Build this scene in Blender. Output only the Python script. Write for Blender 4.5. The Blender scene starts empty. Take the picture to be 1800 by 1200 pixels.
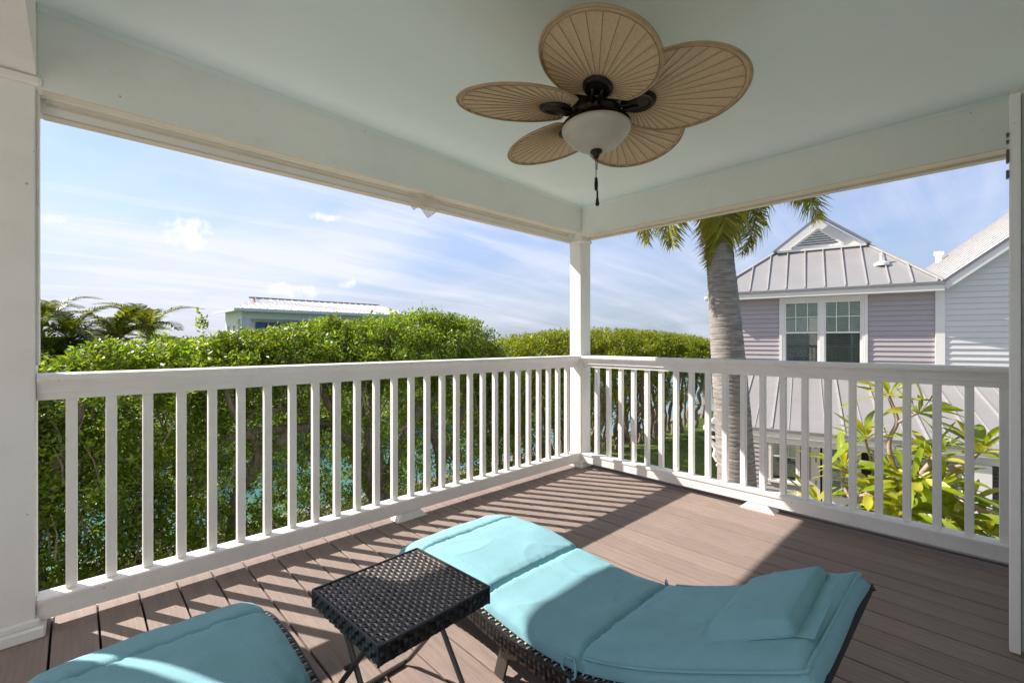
import bpy, bmesh, math, random
import numpy as np
from mathutils import Vector, Matrix, noise as mnoise
random.seed(7)
rng = np.random.default_rng(7)
S = bpy.context.scene
COL = S.collection
PI = math.pi
rad = math.radians

# ------------------------------------------------------------------ camera, light, exposure
HEAD = rad(46.2)
FWD = (math.cos(HEAD), math.sin(HEAD)); RGT = (math.sin(HEAD), -math.cos(HEAD))
EYE = 1.2
cam_d = bpy.data.cameras.new('camera'); cam = bpy.data.objects.new('camera', cam_d); COL.objects.link(cam)
cam.location = (0, 0, EYE); cam.rotation_euler = (PI/2, 0, HEAD-PI/2)
cam_d.sensor_width = 36; cam_d.lens = 16.0; cam_d.clip_start = .05; cam_d.clip_end = 9000
S.camera = cam
S.render.engine = 'CYCLES'
S.cycles.max_bounces = 14; S.cycles.diffuse_bounces = 12; S.cycles.glossy_bounces = 4
S.cycles.transmission_bounces = 6; S.cycles.transparent_max_bounces = 8
S.cycles.use_denoising = True
S.cycles.sample_clamp_indirect = 8
S.view_settings.view_transform = 'Standard'; S.view_settings.look = 'None'
S.view_settings.gamma = 1.0; S.view_settings.use_curve_mapping = False
S.view_settings.exposure = 1.68

SUN_TO = Vector((-.56, 1.0, 1.0)).normalized()
SUN_EL = math.asin(SUN_TO.z); SUN_ROT = math.atan2(SUN_TO.x, SUN_TO.y)
sun_d = bpy.data.lights.new('sun', 'SUN'); sun_d.energy = 2.8; sun_d.angle = rad(.53); sun_d.color = (1, .93, .84)
sun = bpy.data.objects.new('sun', sun_d); COL.objects.link(sun)
sun.rotation_euler = (-SUN_TO).to_track_quat('-Z', 'Y').to_euler(); sun.location = (-5, 15, 15)

W = bpy.data.worlds.new('World'); S.world = W; W.use_nodes = True
def build_sky():
    nt = W.node_tree; n = nt.nodes; l = nt.links; n.clear()
    out = n.new('ShaderNodeOutputWorld'); bg = n.new('ShaderNodeBackground'); bg.inputs[1].default_value = .080
    l.new(bg.outputs[0], out.inputs[0])
    sky = n.new('ShaderNodeTexSky'); sky.sky_type = 'NISHITA'; sky.sun_disc = False
    sky.sun_elevation = SUN_EL; sky.sun_rotation = SUN_ROT
    sky.air_density = .8; sky.dust_density = .15; sky.ozone_density = 2.0; sky.altitude = 0
    tc = n.new('ShaderNodeTexCoord'); sep = n.new('ShaderNodeSeparateXYZ'); l.new(tc.outputs['Generated'], sep.inputs[0])
    def M(op, a, b=None, c=None, clamp=False):
        m = n.new('ShaderNodeMath'); m.operation = op; m.use_clamp = clamp
        for i, v in enumerate((a, b, c)):
            if v is None: continue
            if isinstance(v, (int, float)): m.inputs[i].default_value = v
            else: l.new(v, m.inputs[i])
        return m.outputs[0]
    zc = M('MAXIMUM', sep.outputs[2], 0.0); den = M('ADD', zc, .16)
    cmb = n.new('ShaderNodeCombineXYZ'); l.new(M('DIVIDE', sep.outputs[0], den), cmb.inputs[0]); l.new(M('DIVIDE', sep.outputs[1], den), cmb.inputs[1])
    def field(rot, scale, ns, det, lo, hi, dist=0.0, off=(0, 0, 0)):
        mp = n.new('ShaderNodeMapping'); mp.inputs['Rotation'].default_value = (0, 0, rot); mp.inputs['Scale'].default_value = scale
        mp.inputs['Location'].default_value = off
        l.new(cmb.outputs[0], mp.inputs[0])
        nz = n.new('ShaderNodeTexNoise'); nz.inputs['Scale'].default_value = ns; nz.inputs['Detail'].default_value = det
        nz.inputs['Roughness'].default_value = .55; nz.inputs['Distortion'].default_value = dist
        l.new(mp.outputs[0], nz.inputs[0])
        r = n.new('ShaderNodeMapRange'); r.interpolation_type = 'SMOOTHSTEP'
        r.inputs[1].default_value = lo; r.inputs[2].default_value = hi
        l.new(nz.outputs[0], r.inputs[0]); return r.outputs[0]
    broad = field(.35, (.7, .35, 1), .9, 7, .34, .64, .25, (2.3, .4, 0))
    streak = field(.62, (.32, 1.5, 1), 1.15, 8, .42, .68, .6, (.7, 3.1, 0))
    fine = field(.5, (.5, 3.0, 1), 1.6, 9, .47, .75, 1.0, (5, 1, 0))
    cir = M('ADD', M('MULTIPLY', broad, .52), M('MULTIPLY', streak, .55)); cir = M('ADD', cir, M('MULTIPLY', fine, .35), clamp=True)
    # thin veil gathers in the half of the sky round the sun
    dt = n.new('ShaderNodeVectorMath'); dt.operation = 'DOT_PRODUCT'; l.new(tc.outputs['Generated'], dt.inputs[0]); dt.inputs[1].default_value = SUN_TO
    veil = n.new('ShaderNodeMapRange'); veil.inputs[1].default_value = .1; veil.inputs[2].default_value = 1.0; veil.inputs[3].default_value = .5; veil.inputs[4].default_value = 1.75
    l.new(dt.outputs['Value'], veil.inputs[0])
    cir = M('MULTIPLY', cir, veil.outputs[0], clamp=True)
    # small fair-weather cumulus
    nz = n.new('ShaderNodeTexNoise'); nz.inputs['Scale'].default_value = 30; nz.inputs['Detail'].default_value = 9; nz.inputs['Roughness'].default_value = .6
    l.new(tc.outputs['Generated'], nz.inputs[0])
    tot = None
    for px, py, rx, ry in ((332, 407, 58, 32), (492, 506, 36, 12), (536, 515, 32, 17), (615, 497, 24, 12), (574, 382, 30, 9), (98, 388, 32, 13)):
        lx = (px-900)/800; d = Vector((FWD[0]+lx*RGT[0], FWD[1]+lx*RGT[1], (600-py)/800)); L = d.length; d.normalize()
        right = Vector((d.y, -d.x, 0)).normalized(); up = right.cross(d).normalized()
        def dotn(v, s):
            q = n.new('ShaderNodeVectorMath'); q.operation = 'DOT_PRODUCT'; l.new(tc.outputs['Generated'], q.inputs[0]); q.inputs[1].default_value = v
            return M('MULTIPLY', q.outputs['Value'], s)
        a = dotn(right, 800*L/rx/max(1, L*.8)); b = dotn(up, 800*L/ry)
        r2 = M('ADD', M('MULTIPLY', a, a), M('MULTIPLY', b, b))
        dd = n.new('ShaderNodeVectorMath'); dd.operation = 'DOT_PRODUCT'; l.new(tc.outputs['Generated'], dd.inputs[0]); dd.inputs[1].default_value = d
        f = M('SUBTRACT', 1.0, M('SQRT', r2)); f = M('MULTIPLY', f, M('GREATER_THAN', dd.outputs['Value'], 0))
        tot = f if tot is None else M('MAXIMUM', tot, f)
    pf = M('ADD', M('MULTIPLY', tot, .95), M('MULTIPLY', M('SUBTRACT', nz.outputs[0], .5), 4.6))
    mr = n.new('ShaderNodeMapRange'); mr.interpolation_type = 'SMOOTHSTEP'; mr.inputs[1].default_value = .05; mr.inputs[2].default_value = 1.15
    l.new(pf, mr.inputs[0])
    gt = n.new('ShaderNodeMapRange'); gt.inputs[1].default_value = -.25; gt.inputs[2].default_value = .5; l.new(tot, gt.inputs[0]); gate = gt.outputs[0]; puff = M('MULTIPLY', mr.outputs[0], gate)
    # moisture haze thickens towards the horizon, paler on the sun's side
    hz = n.new('ShaderNodeMapRange'); hz.interpolation_type = 'SMOOTHERSTEP'; hz.inputs[1].default_value = .42; hz.inputs[2].default_value = -.05; hz.inputs[3].default_value = 0; hz.inputs[4].default_value = .92
    l.new(sep.outputs[2], hz.inputs[0])
    hc = n.new('ShaderNodeMix'); hc.data_type = 'RGBA'; hs_ = n.new('ShaderNodeMapRange'); hs_.inputs[1].default_value = -.1; hs_.inputs[2].default_value = .75; l.new(dt.outputs['Value'], hs_.inputs[0])
    l.new(hs_.outputs[0], hc.inputs['Factor']); hc.inputs['A'].default_value = (1.30, 1.66, 2.15, 1); hc.inputs['B'].default_value = (2.3, 2.42, 2.85, 1)
    mh = n.new('ShaderNodeMix'); mh.data_type = 'RGBA'; l.new(hz.outputs[0], mh.inputs['Factor']); tn = n.new('ShaderNodeMix'); tn.data_type = 'RGBA'; tn.blend_type = 'MULTIPLY'; tn.inputs['Factor'].default_value = 1; l.new(sky.outputs[0], tn.inputs['A']); tn.inputs['B'].default_value = (.86, .80, .84, 1)
    l.new(tn.outputs['Result'], mh.inputs['A']); l.new(hc.outputs['Result'], mh.inputs['B'])
    mix1 = n.new('ShaderNodeMix'); mix1.data_type = 'RGBA'; l.new(M('MULTIPLY', cir, .85), mix1.inputs['Factor'])
    l.new(mh.outputs['Result'], mix1.inputs['A']); mix1.inputs['B'].default_value = (3.75, 3.8, 4.3, 1)
    mix2 = n.new('ShaderNodeMix'); mix2.data_type = 'RGBA'; l.new(M('MULTIPLY', puff, .8), mix2.inputs['Factor'])
    l.new(mix1.outputs['Result'], mix2.inputs['A']); mix2.inputs['B'].default_value = (4.6, 4.5, 4.5, 1)
    l.new(mix2.outputs['Result'], bg.inputs[0])
build_sky()

# ------------------------------------------------------------------ helpers
def at(px, py, X=None, Y=None, Z=None, turn=0):
    """a point of the place, read off the photograph: the sight line through a pixel met with one plane"""
    h = HEAD-rad(turn); lx = (px-900)/800; r = (math.cos(h)+lx*math.sin(h), math.sin(h)-lx*math.cos(h), (600-py)/800)
    s = X/r[0] if X is not None else Y/r[1] if Y is not None else (Z-EYE)/r[2]
    return Vector((r[0]*s, r[1]*s, EYE+r[2]*s))

class MB:
    def __init__(s): s.v = []; s.f = []
    def add(s, vs, fs):
        o = len(s.v); s.v += [tuple(p) for p in vs]; s.f += [tuple(i+o for i in f) for f in fs]; return s
    def box(s, a, b, c=0.0):
        x0, y0, z0 = a; x1, y1, z1 = b
        if c <= 0:
            return s.add([(x0,y0,z0),(x1,y0,z0),(x1,y1,z0),(x0,y1,z0),(x0,y0,z1),(x1,y0,z1),(x1,y1,z1),(x0,y1,z1)],
                         [(3,2,1,0),(4,5,6,7),(0,1,5,4),(1,2,6,5),(2,3,7,6),(3,0,4,7)])
        bm = bmesh.new(); bmesh.ops.create_cube(bm, size=1)
        for v in bm.verts: v.co = Vector(((x0+x1)/2+v.co.x*(x1-x0), (y0+y1)/2+v.co.y*(y1-y0), (z0+z1)/2+v.co.z*(z1-z0)))
        bmesh.ops.bevel(bm, geom=bm.edges[:], offset=c, segments=1, profile=.5, affect='EDGES')
        return s.bm(bm)
    def bm(s, bm):
        bm.verts.index_update(); s.add([v.co for v in bm.verts], [[v.index for v in f.verts] for f in bm.faces]); bm.free(); return s
    def obox(s, o, ax, ay, az, c=0):
        t = MB().box((0, 0, 0), (1, 1, 1)); o = Vector(o); ax, ay, az = Vector(ax), Vector(ay), Vector(az)
        return s.add([o+ax*p[0]+ay*p[1]+az*p[2] for p in t.v], t.f)
    def bar(s, p, q, w, h, up=(0, 0, 1)):
        p, q = Vector(p), Vector(q); d = (q-p); u = Vector(up); side = d.cross(u).normalized(); u2 = side.cross(d).normalized()
        return s.obox(p-side*w/2-u2*h/2, d, side*w, u2*h)
    def prism(s, prof, fn, t0, t1, cap=True):
        k = len(prof); a = [fn(p, t0) for p in prof]; b = [fn(p, t1) for p in prof]
        fs = [(i, (i+1) % k, k+(i+1) % k, k+i) for i in range(k)]
        if cap: fs += [tuple(range(k-1, -1, -1)), tuple(range(k, 2*k))]
        return s.add(a+b, fs)
    def tube(s, pts, rr, seg=8, caps=True):
        pts = [Vector(p) for p in pts]; k = len(pts)
        if isinstance(rr, (int, float)): rr = [rr]*k
        ref = Vector((0, 0, 1)); vs = []; prev = None
        for i in range(k):
            d = (pts[min(i+1, k-1)]-pts[max(i-1, 0)]).normalized()
            if prev is None:
                a = d.cross(ref)
                if a.length < .1: a = d.cross(Vector((1, 0, 0)))
                a.normalize()
            else:
                a = prev-d*prev.dot(d); a.normalize()
            prev = a; b = d.cross(a)
            vs += [pts[i]+(a*math.cos(2*PI*j/seg)+b*math.sin(2*PI*j/seg))*rr[i] for j in range(seg)]
        fs = [(i*seg+j, i*seg+(j+1) % seg, (i+1)*seg+(j+1) % seg, (i+1)*seg+j) for i in range(k-1) for j in range(seg)]
        if caps: fs += [tuple(range(seg-1, -1, -1)), tuple(range((k-1)*seg, k*seg))]
        return s.add(vs, fs)
    def lathe(s, prof, c=(0, 0, 0), seg=32):
        k = len(prof); vs = []
        for r, z in prof: vs += [(c[0]+r*math.cos(2*PI*j/seg), c[1]+r*math.sin(2*PI*j/seg), c[2]+z) for j in range(seg)]
        fs = [(i*seg+j, i*seg+(j+1) % seg, (i+1)*seg+(j+1) % seg, (i+1)*seg+j) for i in range(k-1) for j in range(seg)]
        return s.add(vs, fs+[tuple(range(seg-1, -1, -1)), tuple(range((k-1)*seg, k*seg))])
    def grid(s, nu, nv, fn, closeu=False):
        vs = [fn(i/(nu-1), j/(nv-1)) for i in range(nu) for j in range(nv)]
        return s.add(vs, [(i*nv+j, (i+1)*nv+j, (i+1)*nv+j+1, i*nv+j+1) for i in range(nu-1) for j in range(nv-1)])
    def quad(s, a, b, c, d): return s.add([a, b, c, d], [(0, 1, 2, 3)])
    def data(s, name, m, smooth=False):
        me = bpy.data.meshes.new(name); me.from_pydata(s.v, [], s.f); me.validate(); me.update()
        bm = bmesh.new(); bm.from_mesh(me); bmesh.ops.recalc_face_normals(bm, faces=bm.faces[:]); bm.to_mesh(me); bm.free()
        if m: me.materials.append(m)
        if smooth:
            me.polygons.foreach_set('use_smooth', [True]*len(me.polygons))
            if smooth != 'all':
                try: me.set_sharp_from_angle(angle=rad(38))
                except Exception: pass
        return me
    def build(s, name, m, parent=None, smooth=False, **kw): return put(name, s.data(name, m, smooth), parent, **kw)

FRAME = Matrix.Identity(4)      # turned while a house that stands askew is being built
def put(name, me, parent=None, loc=None, rot=None, **kw):
    o = bpy.data.objects.new(name, me); COL.objects.link(o)
    if loc is not None: o.location = loc
    if rot is not None: o.rotation_euler = rot
    if parent is not None:
        o.parent = parent
        if loc is None: o.matrix_parent_inverse = wm(parent).inverted() @ FRAME
    for k, v in kw.items(): o[k] = v
    return o
def wm(o):
    m = Matrix.LocRotScale(o.location, o.rotation_euler, o.scale)
    return wm(o.parent) @ o.matrix_parent_inverse @ m if o.parent else m
def empty(name, loc=(0, 0, 0), label=None, cat=None, group=None, kind=None, rz=0):
    o = bpy.data.objects.new(name, None); COL.objects.link(o); o.location = loc; o.rotation_euler = (0, 0, rz); o.empty_display_size = .1
    tag(o, label, cat, group, kind); return o
def tag(o, label=None, cat=None, group=None, kind=None):
    for k, v in (('label', label), ('category', cat), ('group', group), ('kind', kind)):
        if v: o[k] = v
    return o
def copy_tree(o, parent=None):
    c = o.copy(); COL.objects.link(c)
    if parent: c.parent = parent
    for ch in [x for x in bpy.data.objects if x.parent == o]: copy_tree(ch, c)
    return c
def np_mesh(name, V, nper, m, smooth=False):
    """many separate small polygons of nper corners each, from an array of corners"""
    V = np.asarray(V, dtype=np.float32).reshape(-1, 3); nf = len(V)//nper
    me = bpy.data.meshes.new(name); me.vertices.add(len(V)); me.vertices.foreach_set('co', V.ravel())
    me.loops.add(nf*nper); me.loops.foreach_set('vertex_index', np.arange(nf*nper, dtype=np.int32))
    me.polygons.add(nf); me.polygons.foreach_set('loop_start', np.arange(nf, dtype=np.int32)*nper)
    me.polygons.foreach_set('loop_total', np.full(nf, nper, dtype=np.int32))
    me.update(calc_edges=True); me.validate(); me.materials.append(m); return me

# ------------------------------------------------------------------ materials
def mat(name, col, rough=.6, var=.10, scale=6., stretch=(1, 1, 1), bump=0., bscale=60., bstretch=None, metal=0., spec=.5,
        col2=None, dirt=0., dscale=1.3, dcol=(.25, .22, .18), rnd=0., island=0., transl=0., tcol=None, ihue=0., detail=5, coat=0., speck=0.):
    m = bpy.data.materials.new(name); m.use_nodes = True; nt = m.node_tree; n = nt.nodes; l = nt.links
    bs = n['Principled BSDF']; out = n['Material Output']
    tc = n.new('ShaderNodeTexCoord'); mp = n.new('ShaderNodeMapping'); mp.inputs['Scale'].default_value = stretch
    l.new(tc.outputs['Object'], mp.inputs[0])
    nz = n.new('ShaderNodeTexNoise'); nz.inputs['Scale'].default_value = scale; nz.inputs['Detail'].default_value = detail; nz.inputs['Roughness'].default_value = .6
    l.new(mp.outputs[0], nz.inputs[0])
    rp = n.new('ShaderNodeValToRGB'); rp.color_ramp.elements[0].position = .3; rp.color_ramp.elements[1].position = .7
    a = tuple(c*(1-var) for c in col); b = col2 if col2 else tuple(min(1, c*(1+var)) for c in col)
    rp.color_ramp.elements[0].color = (*a, 1); rp.color_ramp.elements[1].color = (*b, 1)
    l.new(nz.outputs[0], rp.inputs[0]); c = rp.outputs[0]
    if dirt > 0:
        n2 = n.new('ShaderNodeTexNoise'); n2.inputs['Scale'].default_value = dscale; n2.inputs['Detail'].default_value = 9; n2.inputs['Roughness'].default_value = .72
        l.new(tc.outputs['Object'], n2.inputs[0])
        mr = n.new('ShaderNodeMapRange'); mr.inputs[1].default_value = .52; mr.inputs[2].default_value = .85; mr.inputs[4].default_value = dirt
        l.new(n2.outputs[0], mr.inputs[0])
        mx = n.new('ShaderNodeMix'); mx.data_type = 'RGBA'; l.new(mr.outputs[0], mx.inputs['Factor']); l.new(c, mx.inputs['A']); mx.inputs['B'].default_value = (*dcol, 1)
        c = mx.outputs['Result']
    if speck > 0:
        n4 = n.new('ShaderNodeTexVoronoi'); n4.inputs['Scale'].default_value = 9; l.new(tc.outputs['Object'], n4.inputs[0])
        n5 = n.new('ShaderNodeTexNoise'); n5.inputs['Scale'].default_value = 3.1; l.new(tc.outputs['Object'], n5.inputs[0])
        th = n.new('ShaderNodeMath'); th.operation = 'MULTIPLY'; th.inputs[1].default_value = .085; l.new(n5.outputs[0], th.inputs[0])
        lt = n.new('ShaderNodeMath'); lt.operation = 'LESS_THAN'; l.new(n4.outputs['Distance'], lt.inputs[0]); l.new(th.outputs[0], lt.inputs[1])
        ml = n.new('ShaderNodeMath'); ml.operation = 'MULTIPLY'; ml.inputs[1].default_value = speck; l.new(lt.outputs[0], ml.inputs[0])
        mx = n.new('ShaderNodeMix'); mx.data_type = 'RGBA'; l.new(ml.outputs[0], mx.inputs['Factor']); l.new(c, mx.inputs['A']); mx.inputs['B'].default_value = (.16, .14, .12, 1)
        c = mx.outputs['Result']
    if rnd or island or ihue:
        hs = n.new('ShaderNodeHueSaturation'); l.new(c, hs.inputs['Color'])
        if island or ihue:
            g = n.new('ShaderNodeNewGeometry'); src = g.outputs['Random Per Island']
        else:
            g = n.new('ShaderNodeObjectInfo'); src = g.outputs['Random']
        amt = rnd or island
        mr = n.new('ShaderNodeMapRange'); mr.inputs[3].default_value = 1-amt; mr.inputs[4].default_value = 1+amt
        l.new(src, mr.inputs[0]); l.new(mr.outputs[0], hs.inputs['Value'])
        if ihue:
            wn = n.new('ShaderNodeTexWhiteNoise'); wn.noise_dimensions = '1D'; l.new(src, wn.inputs['W'])
            m3 = n.new('ShaderNodeMapRange'); m3.inputs[3].default_value = .5-ihue; m3.inputs[4].default_value = .5+ihue
            l.new(wn.outputs['Value'], m3.inputs[0]); l.new(m3.outputs[0], hs.inputs['Hue'])
        c = hs.outputs[0]
    l.new(c, bs.inputs['Base Color'])
    bs.inputs['Roughness'].default_value = rough; bs.inputs['Metallic'].default_value = metal
    bs.inputs['Specular IOR Level'].default_value = spec; bs.inputs['Coat Weight'].default_value = coat
    if bump > 0:
        n3 = n.new('ShaderNodeTexNoise'); n3.inputs['Scale'].default_value = bscale; n3.inputs['Detail'].default_value = 4
        m2 = n.new('ShaderNodeMapping'); m2.inputs['Scale'].default_value = bstretch or stretch
        l.new(tc.outputs['Object'], m2.inputs[0]); l.new(m2.outputs[0], n3.inputs[0])
        bp = n.new('ShaderNodeBump'); bp.inputs['Strength'].default_value = bump; bp.inputs['Distance'].default_value = .01
        l.new(n3.outputs[0], bp.inputs['Height']); l.new(bp.outputs[0], bs.inputs['Normal'])
    if transl > 0:
        tr = n.new('ShaderNodeBsdfTranslucent'); ms = n.new('ShaderNodeMixShader'); ms.inputs[0].default_value = transl
        if tcol:
            mu = n.new('ShaderNodeMix'); mu.data_type = 'RGBA'; mu.blend_type = 'MULTIPLY'; mu.inputs['Factor'].default_value = 1
            l.new(c, mu.inputs['A']); mu.inputs['B'].default_value = (*tcol, 1); l.new(mu.outputs['Result'], tr.inputs[0])
        else: l.new(c, tr.inputs[0])
        l.new(bs.outputs[0], ms.inputs[1]); l.new(tr.outputs[0], ms.inputs[2]); l.new(ms.outputs[0], out.inputs[0])
    return m
def glass_mat(name):
    m = bpy.data.materials.new(name); m.use_nodes = True; n = m.node_tree.nodes; l = m.node_tree.links
    bs = n['Principled BSDF']; out = n['Material Output']; n.remove(bs)
    tr = n.new('ShaderNodeBsdfTransparent'); tr.inputs[0].default_value = (.90, .94, .92, 1)
    gl = n.new('ShaderNodeBsdfGlossy'); gl.inputs['Roughness'].default_value = .02
    fr = n.new('ShaderNodeFresnel'); fr.inputs[0].default_value = 1.55; ms = n.new('ShaderNodeMixShader')
    l.new(fr.outputs[0], ms.inputs[0]); l.new(tr.outputs[0], ms.inputs[1]); l.new(gl.outputs[0], ms.inputs[2]); l.new(ms.outputs[0], out.inputs[0])
    return m
def water_mat():
    m = mat('water', (.085, .21, .21), rough=.12, var=.25, scale=.12, bump=.35, bscale=2.2, bstretch=(1, 1, 1), spec=.5)
    return m

M_WHITE = mat('white_paint', (.86, .84, .80), rough=.5, var=.03, scale=3, bump=.10, bscale=25, bstretch=(1, 1, .12), dirt=.30, dscale=2.5, dcol=(.5, .46, .40), speck=.5)
M_RAIL = mat('rail_paint', (.86, .835, .795), rough=.48, var=.03, scale=4, bump=.10, bscale=40, dirt=.34, dscale=5, dcol=(.5, .46, .40), speck=.5)
M_BEAM = mat('beam_paint', (.85, .86, .835), rough=.55, var=.03, scale=2, bump=.12, bscale=30, dirt=.24, dscale=3, dcol=(.5, .46, .38), speck=.5)
M_TAN = mat('beam_underside_paint', (.72, .66, .56), rough=.55, var=.05, scale=5, bump=.1, bscale=40, dirt=.3, dscale=6, dcol=(.4, .34, .27))
M_CEIL = mat('ceiling_paint', (.775, .885, .885), rough=.6, var=.025, scale=1.2, bump=.05, bscale=80, dirt=.08, dscale=1.5, dcol=(.55, .58, .5))
M_PLANK = mat('composite_deck', (.258, .198, .172), rough=.72, var=.16, scale=9, stretch=(6, .35, 6), bump=.30, bscale=55, bstretch=(5, .25, 1), rnd=.07, dirt=.55, dscale=1.6, dcol=(.42, .315, .25), spec=.3)
M_DARK = mat('dark_gap', (.02, .017, .015), rough=.9)
M_WICK = mat('black_wicker', (.022, .020, .019), rough=.33, var=.25, scale=30, spec=.55, island=.3)
M_GLINT = mat('glint_strand', (.46, .38, .32), rough=.3, var=.3, scale=40, spec=.6)  # glints on the wicker, put in as a light strand colour
M_WICKD = mat('wicker_underlay', (.008, .008, .008), rough=.7)
M_LEGM = mat('brown_metal', (.12, .105, .092), rough=.4, var=.1, scale=20, metal=.6, spec=.5)
M_CUSH = mat('turquoise_fabric', (.235, .455, .525), rough=.85, var=.07, scale=7, bump=.30, bscale=300, spec=.25, dirt=.10, dscale=4, dcol=(.31, .50, .56))
M_BLADE = mat('woven_fan_blade', (.74, .57, .36), rough=.6, var=.08, scale=90, stretch=(1, 1, 1), bump=.35, bscale=260, spec=.35, transl=.14, dirt=.25, dscale=5, dcol=(.33, .21, .10))
M_RIB = mat('fan_blade_rib', (.36, .25, .135), rough=.6)
M_RIM = mat('fan_blade_rim', (.42, .295, .165), rough=.5, var=.15, scale=30)
M_BRONZE = mat('dark_bronze', (.028, .022, .018), rough=.34, var=.3, scale=40, metal=.75, dirt=.5, dscale=18, dcol=(.13, .085, .05))
M_BOWL = mat('alabaster_glass', (.54, .495, .41), rough=.32, var=.10, scale=5, stretch=(1, 1, 5), spec=.5, dirt=.35, dscale=7, dcol=(.48, .43, .35))
M_DOORG = mat('pebbled_grey_panel', (.40, .42, .38), rough=.7, var=.12, scale=60, bump=.5, bscale=170)
M_LAV = mat('lavender_siding', (.42, .375, .385), rough=.6, var=.03, scale=4, rnd=.03, dirt=.15, dscale=2, dcol=(.32, .29, .29))
M_WSID = mat('white_siding', (.66, .66, .63), rough=.6, var=.03, scale=4, rnd=.03, dirt=.15, dscale=2, dcol=(.45, .44, .40))
M_TRIM = mat('house_trim', (.76, .74, .70), rough=.5, var=.03, scale=4, dirt=.15, dscale=3, dcol=(.5, .47, .42))
M_ROOF = mat('metal_roof', (.335, .325, .318), rough=.42, var=.06, scale=1.5, metal=.25, dirt=.6, dscale=2.2, dcol=(.30, .275, .26), bump=.15, bscale=3)
M_SEAM = mat('roof_seam_metal', (.44, .425, .41), rough=.4, metal=.25)
M_DRIP = mat('roof_edge_metal', (.22, .21, .21), rough=.5, metal=.2)
M_GLASS = glass_mat('window_glass')
M_BLIND = mat('window_blind', (.86, .90, .80), rough=.6, var=.05)
M_DKBLIND = mat('shaded_blind', (.27, .28, .26), rough=.6, var=.1)
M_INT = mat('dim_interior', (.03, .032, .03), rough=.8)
M_BARK = mat('grey_brown_bark', (.20, .15, .115), rough=.9, var=.35, scale=7, stretch=(3, 3, .6), bump=.9, bscale=14, bstretch=(4, 4, .7), col2=(.33, .26, .20))
M_PALMT = mat('ringed_palm_bark', (.275, .25, .23), rough=.85, var=.48, scale=5, stretch=(1, 1, 9), bump=.6, bscale=20, bstretch=(1, 1, 6), dirt=.75, dscale=4, dcol=(.13, .11, .095))
M_LEAF = mat('buttonwood_leaf', (.165, .225, .018), rough=.42, var=.42, scale=.9, island=.50, ihue=.035, spec=.45, transl=.42, tcol=(1.7, 1.75, .6), detail=2)
M_LEAF2 = mat('hedge_leaf', (.19, .22, .014), rough=.45, var=.25, scale=.6, island=.45, ihue=.035, spec=.4, transl=.42, tcol=(1.7, 1.7, .5), detail=2)
M_FROND = mat('palm_frond', (.29, .30, .03), rough=.45, var=.3, scale=1.5, island=.4, ihue=.04, spec=.45, transl=.42, tcol=(1.9, 1.6, .5))
M_FROND2 = mat('coconut_frond', (.105, .145, .02), rough=.45, var=.3, scale=1.5, island=.4, ihue=.04, spec=.45, transl=.4, tcol=(1.9, 1.6, .5))
M_FRONDY = mat('dry_palm_frond', (.26, .15, .03), rough=.5, var=.3, scale=2, island=.4, transl=.3)
M_PLUM = mat('plumeria_leaf', (.25, .33, .025), rough=.38, var=.22, scale=8, rnd=.25, spec=.5, transl=.42, tcol=(1.5, 1.35, .5))
M_PLUMY = mat('plumeria_leaf_yellow', (.50, .46, .04), rough=.4, var=.25, scale=8, rnd=.2, spec=.5, transl=.42, tcol=(1.3, 1.15, .5), col2=(.52, .52, .08))
M_PLUMB = mat('plumeria_bark', (.36, .27, .215), rough=.8, var=.2, scale=14, bump=.4, bscale=40)
M_GRASS = mat('lawn', (.09, .145, .02), rough=.9, var=.35, scale=3, col2=(.14, .19, .03), bump=.8, bscale=30, dirt=.4, dscale=.6, dcol=(.13, .12, .05))
M_BLADEG = mat('grass_blade', (.13, .20, .025), rough=.6, var=.3, scale=2, island=.4, transl=.3)
M_BOUNCE = mat('pale_bounce_gravel', (.50, .46, .39), rough=.95, var=.2, scale=30, bump=.6, bscale=60)  # for the added ground that bounces light under the porch roof
M_SOIL = mat('leaf_litter', (.10, .075, .05), rough=.95, var=.4, scale=6, bump=.8, bscale=20)
M_WALLST = mat('seawall_concrete', (.24, .225, .20), rough=.85, var=.15, scale=3, bump=.4, bscale=20, dirt=.4, dscale=2, dcol=(.2, .18, .15))
M_WATER = water_mat()
M_TEAL = mat('pale_teal_trim', (.57, .62, .645), rough=.6)
M_STUC = mat('white_stucco', (.70, .70, .68), rough=.7, var=.04, scale=3)
M_BLUE = mat('blue_door', (.03, .10, .30), rough=.35)
M_WROOF = mat('white_metal_roof', (.72, .70, .68), rough=.4, var=.03, metal=.1)
M_SIGN = mat('sign_board', (.66, .64, .58), rough=.6)
M_INK = mat('black_lettering', (.02, .018, .016), rough=.6)
M_PETAL = mat('white_petal', (.80, .76, .60), rough=.5, transl=.3)
M_TERRA = mat('terracotta_roof', (.45, .2, .13), rough=.7)
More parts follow.
